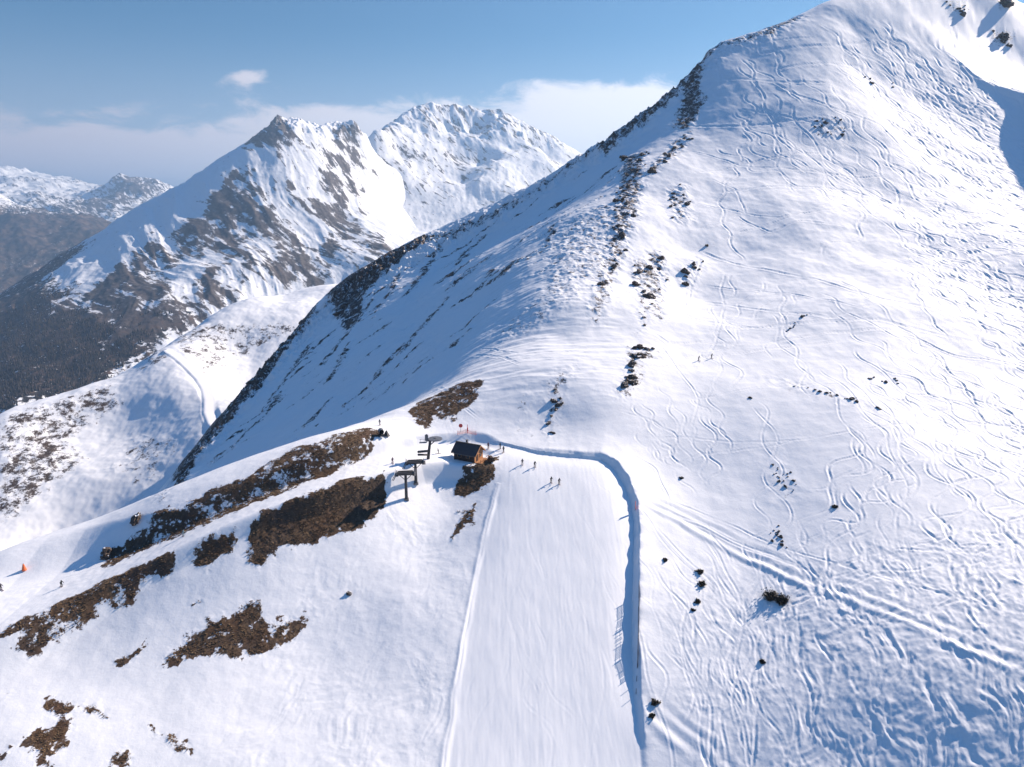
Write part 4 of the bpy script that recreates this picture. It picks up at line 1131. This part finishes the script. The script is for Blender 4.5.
bm = bmesh.new(); tube(bm, (0, 0, 0), (0, 0, 1.5), 1.0, .22, 6); link_mesh('cover', bm, M_DARK, t)
bm = bmesh.new(); tube(bm, (0, 0, 1.4), (0, 0, 2.6), .05, .05, 6); link_mesh('pole', bm, M_STEEL, t)
bm = bmesh.new(); box(bm, (0, 0, .04), (1.5, 1.5, .16)); link_mesh('skid', bm, M_STEEL, t)

# rocks ------------------------------------------------------------------------------
def rock_material():
    m, nt, b = nodes('dark_rock'); N = NT(nt); co = N.coord()
    n = N.noise(co, 1.6, 6, .65)
    c = N.mix(N.step(n, .36, .66), (.030, .021, .018), (.115, .082, .062))
    geo = nt.nodes.new('ShaderNodeNewGeometry'); sep = nt.nodes.new('ShaderNodeSeparateXYZ'); nt.links.new(geo.outputs['Normal'], sep.inputs[0])
    cap = N.step(N.math('ADD', sep.outputs['Z'], N.math('MULTIPLY', N.math('SUBTRACT', N.noise(co, .9, 4, .6), .5), 1.2)), .92, 1.02)
    nt.links.new(N.mix(cap, c, SNOW), b.inputs['Base Color']); b.inputs['Roughness'].default_value = .85
    nt.links.new(N.bump(n, .6, .15), b.inputs['Normal'])
    return m
M_ROCK = rock_material()
from mathutils import noise as mnoise
ROCKM = []
for k in range(9):
    bm = bmesh.new(); bmesh.ops.create_icosphere(bm, subdivisions=3, radius=1)
    off = Vector((k * 7.3, k * 3.1, k * 1.7)); sx, sy, szz = rng.uniform(.8, 1.5), rng.uniform(.7, 1.1), rng.uniform(.55, .95)
    for v in bm.verts:
        d = v.co.normalized(); q = d * 1.3 + off
        r = 1 + .45 * mnoise.noise(q) + .28 * mnoise.noise(q * 2.3) + .14 * mnoise.noise(q * 5.1)
        cell = mnoise.cell(q * 2.0) * .16
        v.co = Vector((d.x * sx, d.y * sy, d.z * szz)) * (r + cell)
    me = bpy.data.meshes.new('rock'); bm.to_mesh(me); bm.free(); me.materials.append(M_ROCK); ROCKM.append(me)
def rock(x, y, size, label, group=None, name='rock', sink=.25):
    o = bpy.data.objects.new(name, ROCKM[rng.integers(len(ROCKM))]); COL.objects.link(o)
    s = size / 2
    o.location = (x, y, gz(x, y) + s * (.35 - sink)); o.rotation_euler = (rng.normal(0, .3), rng.normal(0, .3), rng.uniform(0, 6.28))
    o.scale = (s * rng.uniform(.8, 1.25), s * rng.uniform(.8, 1.25), s * rng.uniform(.7, 1.15))
    return tag(o, label, 'rock', group)
def scatter(poly, n, s0, s1, label, group, sharp=2.2):
    pl = W(poly); pl = pl[:, :2]
    a, b = pl.min(0), pl.max(0); k = 0; tries = 0
    while k < n and tries < n * 60:
        tries += 1
        q = a + rng.random(2) * (b - a)
        if not inside(np.array([q[0]]), np.array([q[1]]), pl)[0]: continue
        if pnoise(np.array([q[0] / 9]), np.array([q[1] / 9]), 99)[0] < -.12: continue
        rock(q[0], q[1], s0 + (s1 - s0) * rng.random() ** sharp, label, group); k += 1
def along(pts, n, s0, s1, spread, label, group):
    q = W(pts)[:, :2]
    t = np.r_[0, np.cumsum(np.hypot(*np.diff(q, axis=0).T))]
    for _ in range(n):
        u = rng.random() * t[-1]; x = np.interp(u, t, q[:, 0]) + rng.normal(0, spread); y = np.interp(u, t, q[:, 1]) + rng.normal(0, spread)
        rock(x, y, s0 + (s1 - s0) * rng.random() ** 2, label, group)
scatter([(620,158),(650,150),(642,200),(632,230),(620,270),(607,300),(600,325),(588,310),(600,270),(610,230)], 44, 1.3, 3.8, 'dark rock in the long broken rib that divides the shaded flank from the sunny slope', 'rocks of the long rib')
scatter([(632,262),(665,255),(670,285),(658,300),(650,322),(640,335),(636,300)], 22, 1.0, 3.2, 'dark rock in the loose cluster right of the lower rib', 'rocks right of the rib')
scatter([(668,188),(690,185),(691,222),(672,225)], 14, 1.0, 3.0, 'dark rock in the small cluster on the upper slope right of the rib', 'rocks of the small upper cluster')
along([(700,262),(692,275),(684,285)], 8, 1.2, 3.0, 1.5, 'dark rock in the short row beside the walked ski trail', 'rocks beside the trail')
along([(690,130),(672,155),(648,172)], 14, 1.6, 4.2, 2.4, 'dark rock in the diagonal row just below the summit crags', 'rocks below the summit crags')
scatter([(722,42),(708,60),(702,82),(707,102),(690,128),(672,130),(678,110),(683,88),(690,70),(712,42)], 20, 1.8, 5.0, 'brown crag on the steep rocky crest of the left summit ridge', 'crags of the summit ridge')
along([(712,46),(690,72),(662,103),(638,119),(610,140),(594,152)], 22, 2.0, 5.0, 1.6, 'dark crag on the skyline edge of the summit ridge', 'crags on the skyline edge')
along([(430,241),(415,249),(400,258),(385,268),(368,282),(352,300),(340,318)], 14, 2.5, 6.0, 4.0, 'black crag on the saddle of the shaded flank against the far mountain', 'black crags on the flank skyline')
along([(328,298),(300,325),(272,360),(245,395),(218,428),(200,450)], 10, 2.0, 5.0, 3.0, 'dark rock on the steep left edge of the shaded flank', 'rocks on the left edge of the flank')
along([(766,379),(800,386),(845,398),(884,411)], 16, .5, 1.3, .5, 'small stone in the line along the wind drift on the right slope', 'stones of the drift line')
scatter([(770,456),(783,458),(797,485),(790,502),(774,500)], 22, .3, .9, 'small stone in the patch poking through snow above the traverse', 'stones above the traverse')
along([(767,524),(777,535),(780,545)], 13, .35, 1.0, .8, 'small stone in the cluster just above the long traverse track', 'stones at the traverse')
scatter([(815,118),(848,118),(846,135),(830,142),(812,135)], 14, .8, 2.6, 'dark rock in the cluster high on the tracked slope', 'rocks high on the tracked slope')
along([(864,75),(870,82),(903,88),(868,76)], 5, 1.2, 2.6, 1.2, 'lone dark rock among the upper ski tracks', 'rocks among the upper tracks')
rock(*spot(1003, 38)[:2], 7.5, 'big dark rock on the bright snow at the upper right corner', None, 'boulder')
rock(*spot(1006, 5)[:2], 8.5, 'largest dark crag at the top right corner of the slope', None, 'boulder')
along([(990,42),(998,34),(1010,47),(988,26)], 6, 2.0, 4.0, 1.5, 'smaller dark rock around the big rock at the upper right', 'rocks at the upper right')
along([(945,2),(958,12),(968,6),(962,14)], 9, 1.5, 4.0, 2.0, 'dark rock in the group left of the top right crag', 'rocks left of the top crag')
along([(805,315),(794,325),(780,333)], 9, .5, 1.2, .8, 'small stone in the short dotted line left of the bowl', 'stones left of the bowl')
along([(865,372),(884,384),(906,378)], 7, .6, 1.5, 1.2, 'small stone by the shallow drift below the bowl', 'stones below the bowl')
rock(*spot(136, 521)[:2], 2.6, 'rounded brown boulder on the snowy lip above the upper bank', None, 'boulder', .1)
rock(*spot(107, 556)[:2], 2.6, 'dark block at the lower end of the upper brown bank', None, 'boulder', .1)
rock(*spot(707, 246)[:2], 1.6, 'single rock where the walked trail meets the long traverse line', None, 'boulder', .1)
rock(*spot(349, 594)[:2], 1.1, 'small dark stone alone on the snow below the big scree bank', None, 'boulder')
along([(630,350),(668,349)], 6, 1.2, 2.6, .6, 'dark rock in the flat row on the shoulder above the run', 'rocks on the shoulder')
along([(640,356),(634,370),(630,382),(622,394)], 12, 1.2, 3.2, 1.2, 'dark rock in the stack of outcrops above the run', 'outcrop rocks above the run')
along([(553,385),(558,400),(552,420),(548,436)], 10, .8, 2.2, 1.3, 'dark rock on the knoll behind the top of the run', 'rocks on the knoll')

# shrubs -----------------------------------------------------------------------------------
M_TWIG = simple('brown_twigs', (.060, .034, .020), .9, (.035, .020, .013), 6.0); M_LEAF = simple('dry_foliage', (.050, .032, .018), .9, (.026, .019, .012), 3.0)
def shrub_meshes(k, r):
    g = np.random.default_rng(100 + k); bm = bmesh.new(); bt = bmesh.new()
    for i in range(int(20 + 16 * r)):
        a = g.uniform(0, 6.28); el = g.uniform(.3, 1.4); ln = r * g.uniform(.25, 1.05)
        d = Vector((math.cos(a) * math.cos(el), math.sin(a) * math.cos(el), math.sin(el) * .8))
        b0 = Vector((g.normal(0, r * .25), g.normal(0, r * .2), -.15)); tube(bt, b0, b0 + d * ln, .045, .012, 4, False)
        for j in range(22):
            q = b0 + d * ln * g.uniform(.35, 1.08) + Vector(g.normal(0, r * .13, 3)); sz = g.uniform(.09, .24)
            n = Vector(g.normal(0, 1, 3)).normalized(); u = n.orthogonal().normalized() * sz; w = n.cross(u) * .7
            bm.faces.new([bm.verts.new(q + e) for e in (u, w, -u, -w)])
    return bm, bt
def shrub(px, py, r, k, label, group=None):
    p = spot(px, py); t = empty('dwarf_shrub', p, rng.uniform(0, 6.28), label, 'shrub', group)
    a, b = shrub_meshes(k, r); link_mesh('foliage', a, M_LEAF, t); link_mesh('twigs', b, M_TWIG, t)
shrub(770.5, 598, 2.1, 1, 'left half of the big dark bush below the traverse track')
shrub(781.5, 601.5, 1.9, 2, 'right half of the big dark bush below the traverse track')
for i, (a, b, r, lb) in enumerate([(699.5,572,.8,'upper dark shrub of the little column below the traverse'),(702,584,.9,'middle dark shrub of the little column below the traverse'),(697,602,.8,'lower shrub of the little column below the traverse'),
        (665,560,.6,'pale small shrub near the run just under the traverse'),(693,610,.5,'tiny shrub lowest of the group right of the run'),(655,703,.8,'dark shrub on the slope right of the fence end'),(652,716,.7,'shrub directly below the dark shrub by the fence end'),
        (762,662,.6,'lone small shrub low on the scraped slope'),(681,478,.6,'single small shrub between run and the open slope'),(835,507,.7,'lone shrub in a soft hollow of the open right slope'),(750,398,.6,'small shrub left of the wind drift line')]):
    shrub(a, b, r, 5 + i, lb)

# dry grass on the bare banks (uncountable) and trees on the far mountain foot ---------------
GMb = GM[0]; cand = np.nonzero(GMb > .62)[0]
cand = cand[(np.hypot(GX[cand], GY[cand]) < 230)]
area = (RR[np.minimum(cand % NR + 1, NR - 1)] - RR[cand % NR]) * np.hypot(GX[cand], GY[cand])
sel = rng.choice(cand, size=min(11000, len(cand)), replace=False, p=area / area.sum())
keep = fbm(GX[sel] * .42, GY[sel] * .42, 3, 51) + 1.2 * (GMb[sel] - .8) > -.25; sel = sel[keep]
n = len(sel); gx = GX[sel] + rng.normal(0, .12, n); gy = GY[sel] + rng.normal(0, .12, n); gh = GZ[sel]
vs = []; fs = []; ct = []
for b in range(5):
    a = rng.uniform(0, 6.28, n); l = rng.uniform(.18, .48, n); w = rng.uniform(.05, .12, n); hz_ = rng.uniform(.05, .20, n)
    p0 = np.stack([gx + w * np.sin(a), gy - w * np.cos(a), gh - .05], 1); p1 = np.stack([gx - w * np.sin(a), gy + w * np.cos(a), gh - .05], 1)
    p2 = np.stack([gx + l * np.cos(a), gy + l * np.sin(a), gh + hz_], 1)
    k = len(vs) * n; vs += [p0, p1, p2]
    i = np.arange(n); fs.append(np.stack([k + i, k + n + i, k + 2 * n + i], 1))
me = bpy.data.meshes.new('dry_grass'); me.from_pydata(np.concatenate(vs).tolist(), [], np.concatenate(fs).tolist())
m, nt, b_ = nodes('dry_alpine_grass'); N = NT(nt); co = N.coord()
nt.links.new(N.mix(N.step(N.noise(co, .35, 5, .6), .38, .62), (.075, .045, .025), (.21, .135, .070)), b_.inputs['Base Color']); b_.inputs['Roughness'].default_value = .9
me.materials.append(m); o = bpy.data.objects.new('dry_grass', me); COL.objects.link(o); tag(o, 'brown dry grass and heather on the snow free banks', 'dry grass', kind='stuff')

# forest
af, rf_ = rng.uniform(math.radians(-44), math.radians(-22), 60000), np.exp(rng.uniform(math.log(1900), math.log(4300), 60000))
fx, fy = np.sin(af) * rf_, np.cos(af) * rf_
fz, fat = attrs_a(fx, fy, FA(fx, fy))
kk = (fat['wood'] + .9 * fbm(fx / 70, fy / 70, 4, 53) * .5 > .62)
fx, fy, fz = fx[kk][:6000], fy[kk][:6000], fz[kk][:6000]
n = len(fx); hh = rng.uniform(9, 19, n); rr_ = hh * rng.uniform(.16, .24, n)
vs = []; fs = []
seg = 6
for j in range(seg):
    a = 2 * math.pi * j / seg + rng.uniform(-.3, .3, n)
    vs.append(np.stack([fx + rr_ * np.cos(a), fy + rr_ * np.sin(a), fz + hh * .12], 1))
for j in range(seg):
    a = 2 * math.pi * (j + .5) / seg + rng.uniform(-.3, .3, n)
    vs.append(np.stack([fx + rr_ * .55 * np.cos(a), fy + rr_ * .55 * np.sin(a), fz + hh * rng.uniform(.45, .6, n)], 1))
vs.append(np.stack([fx, fy, fz + hh], 1)); i = np.arange(n)
for j in range(seg):
    j2 = (j + 1) % seg
    fs += [np.stack([j * n + i, j2 * n + i, (seg + j) * n + i], 1), np.stack([j2 * n + i, (seg + j2) * n + i, (seg + j) * n + i], 1), np.stack([(seg + j) * n + i, (seg + j2) * n + i, 2 * seg * n + i], 1)]
me = bpy.data.meshes.new('forest'); me.from_pydata(np.concatenate(vs).tolist(), [], np.concatenate(fs).tolist())
me.materials.append(simple('conifer_needles', (.020, .018, .016), .9, (.042, .030, .022), .02)); o = bpy.data.objects.new('forest', me); COL.objects.link(o); tag(o, 'dark larch and spruce forest on the foot of the rocky mountain', 'forest', kind='stuff')
# ----------------------------------------------------------------------------
# light, sky, haze, camera
# ----------------------------------------------------------------------------
SUN_AZ, SUN_EL = math.radians(55), math.radians(32)      # azimuth clockwise from +Y
sd = bpy.data.lights.new('sun', 'SUN'); sd.energy = 5.0; sd.angle = math.radians(.53); sd.color = (1, .85, .705)
so = bpy.data.objects.new('sun', sd); COL.objects.link(so)
dv = Vector((math.sin(SUN_AZ) * math.cos(SUN_EL), math.cos(SUN_AZ) * math.cos(SUN_EL), math.sin(SUN_EL)))
so.rotation_euler = dv.to_track_quat('Z', 'Y').to_euler()
so.location = dv * 3000

wd = bpy.data.worlds.new('World'); SC.world = wd; wd.use_nodes = True
nt = wd.node_tree; nt.nodes.clear(); N = NT(nt)
out = nt.nodes.new('ShaderNodeOutputWorld'); bg = nt.nodes.new('ShaderNodeBackground')
sky = nt.nodes.new('ShaderNodeTexSky'); sky.sky_type = 'NISHITA'; sky.sun_disc = False
sky.sun_elevation = SUN_EL; sky.sun_rotation = SUN_AZ; sky.altitude = 2300; sky.air_density = 1.0; sky.dust_density = .3; sky.ozone_density = 3.0
gen = nt.nodes.new('ShaderNodeTexCoord').outputs['Generated']
sep = nt.nodes.new('ShaderNodeSeparateXYZ'); nt.links.new(gen, sep.inputs[0])
el = sep.outputs['Z']
cn = N.math('ADD', N.math('MULTIPLY', N.math('SUBTRACT', N.noise(N.mapping(gen, (11, 11, 26)), 1.0, 9, .62, .5), .5), 1.9), .5)
band = N.step(el, .24, .07)
def blob(px, py, sx, sy, amp):
    v = Vector(rays([px], [py])) if False else Vector([float(np.atleast_1d(q)[0]) for q in rays([px], [py])]).normalized()
    az0 = math.atan2(v.x, v.y)
    azn = N.math('ARCTAN2', sep.outputs['X'], sep.outputs['Y'])
    a = N.math('POWER', N.math('DIVIDE', N.math('SUBTRACT', azn, az0), sx), 2.0)
    b = N.math('POWER', N.math('DIVIDE', N.math('SUBTRACT', el, v.z), sy), 2.0)
    return N.math('MULTIPLY', N.math('EXPONENT', N.math('MULTIPLY', N.math('ADD', a, b), -1.0)), amp)
dens = N.math('SUBTRACT', cn, N.step(el, .02, .26))
dens = N.math('ADD', dens, .06)
for q in ((560, 126, .13, .06, .9), (650, 114, .10, .055, .9), (252, 79, .05, .018, .80), (320, 118, .08, .024, .6), (180, 150, .2, .035, .42), (60, 152, .25, .03, .36), (400, 118, .10, .04, .42)):
    dens = N.math('ADD', dens, blob(*q))
cl = N.step(dens, .34, .80)
tint = nt.nodes.new('ShaderNodeMix'); tint.data_type = 'RGBA'; tint.blend_type = 'MULTIPLY'; tint.inputs[0].default_value = 1
nt.links.new(sky.outputs[0], tint.inputs[6]); nt.links.new(N.mix(N.step(el, .22, .62), (.41, .67, .71), (.45, 1.08, 1.42)), tint.inputs[7])
sunside = N.step(N.math('ADD', N.math('MULTIPLY', sep.outputs['X'], .82), N.math('MULTIPLY', sep.outputs['Y'], .57)), -.1, .85)
ccol = N.mix(sunside, (5.3, 4.8, 5.2), (9.0, 8.6, 8.8))
low = N.math('MULTIPLY', N.step(el, .24, -.02), .8)
col = N.mix(low, tint.outputs[2], N.mix(sunside, (4.2, 4.0, 4.5), (5.6, 5.5, 6.0)))
col = N.mix(N.math('MULTIPLY', cl, .88), col, ccol)
nt.links.new(col, bg.inputs[0]); bg.inputs[1].default_value = .074
nt.links.new(bg.outputs[0], out.inputs[0])

hm = bpy.data.materials.new('mountain_air'); hm.use_nodes = True
nt = hm.node_tree; nt.nodes.clear()
out = nt.nodes.new('ShaderNodeOutputMaterial'); pv = nt.nodes.new('ShaderNodeVolumePrincipled')
pv.inputs['Color'].default_value = (.42, .66, 1, 1); pv.inputs['Density'].default_value = 7e-5; pv.inputs['Anisotropy'].default_value = .3
nt.links.new(pv.outputs[0], out.inputs['Volume'])
bm = bmesh.new(); bmesh.ops.create_cube(bm, size=1)
me = bpy.data.meshes.new('haze'); bm.to_mesh(me); bm.free(); me.materials.append(hm)
hz = bpy.data.objects.new('haze', me); COL.objects.link(hz)
hz.scale = (130000, 130000, 2300); hz.location = (0, 0, -1121.5 + 1150); tag(hz, kind='stuff', label='thin blue mountain haze between the ranges', cat='haze')

cd = bpy.data.cameras.new('camera'); cam = bpy.data.objects.new('camera', cd); COL.objects.link(cam)
cd.sensor_width = 36; cd.lens = FPX * 36 / 1024; cd.clip_start = .5; cd.clip_end = 200000
cam.location = (0, 0, 0); cam.rotation_euler = (math.pi / 2 - TH, 0, 0)
SC.camera = cam
SC.view_settings.view_transform = 'Standard'; SC.view_settings.look = 'None'; SC.view_settings.gamma = 1; SC.view_settings.exposure = .93
SC.render.engine = 'CYCLES'
c = SC.cycles; c.max_bounces = 4; c.diffuse_bounces = 3; c.glossy_bounces = 2; c.transmission_bounces = 2; c.volume_bounces = 0; c.transparent_max_bounces = 8
c.use_denoising = True; c.volume_step_rate = 10; c.use_adaptive_sampling = True; c.adaptive_threshold = .01
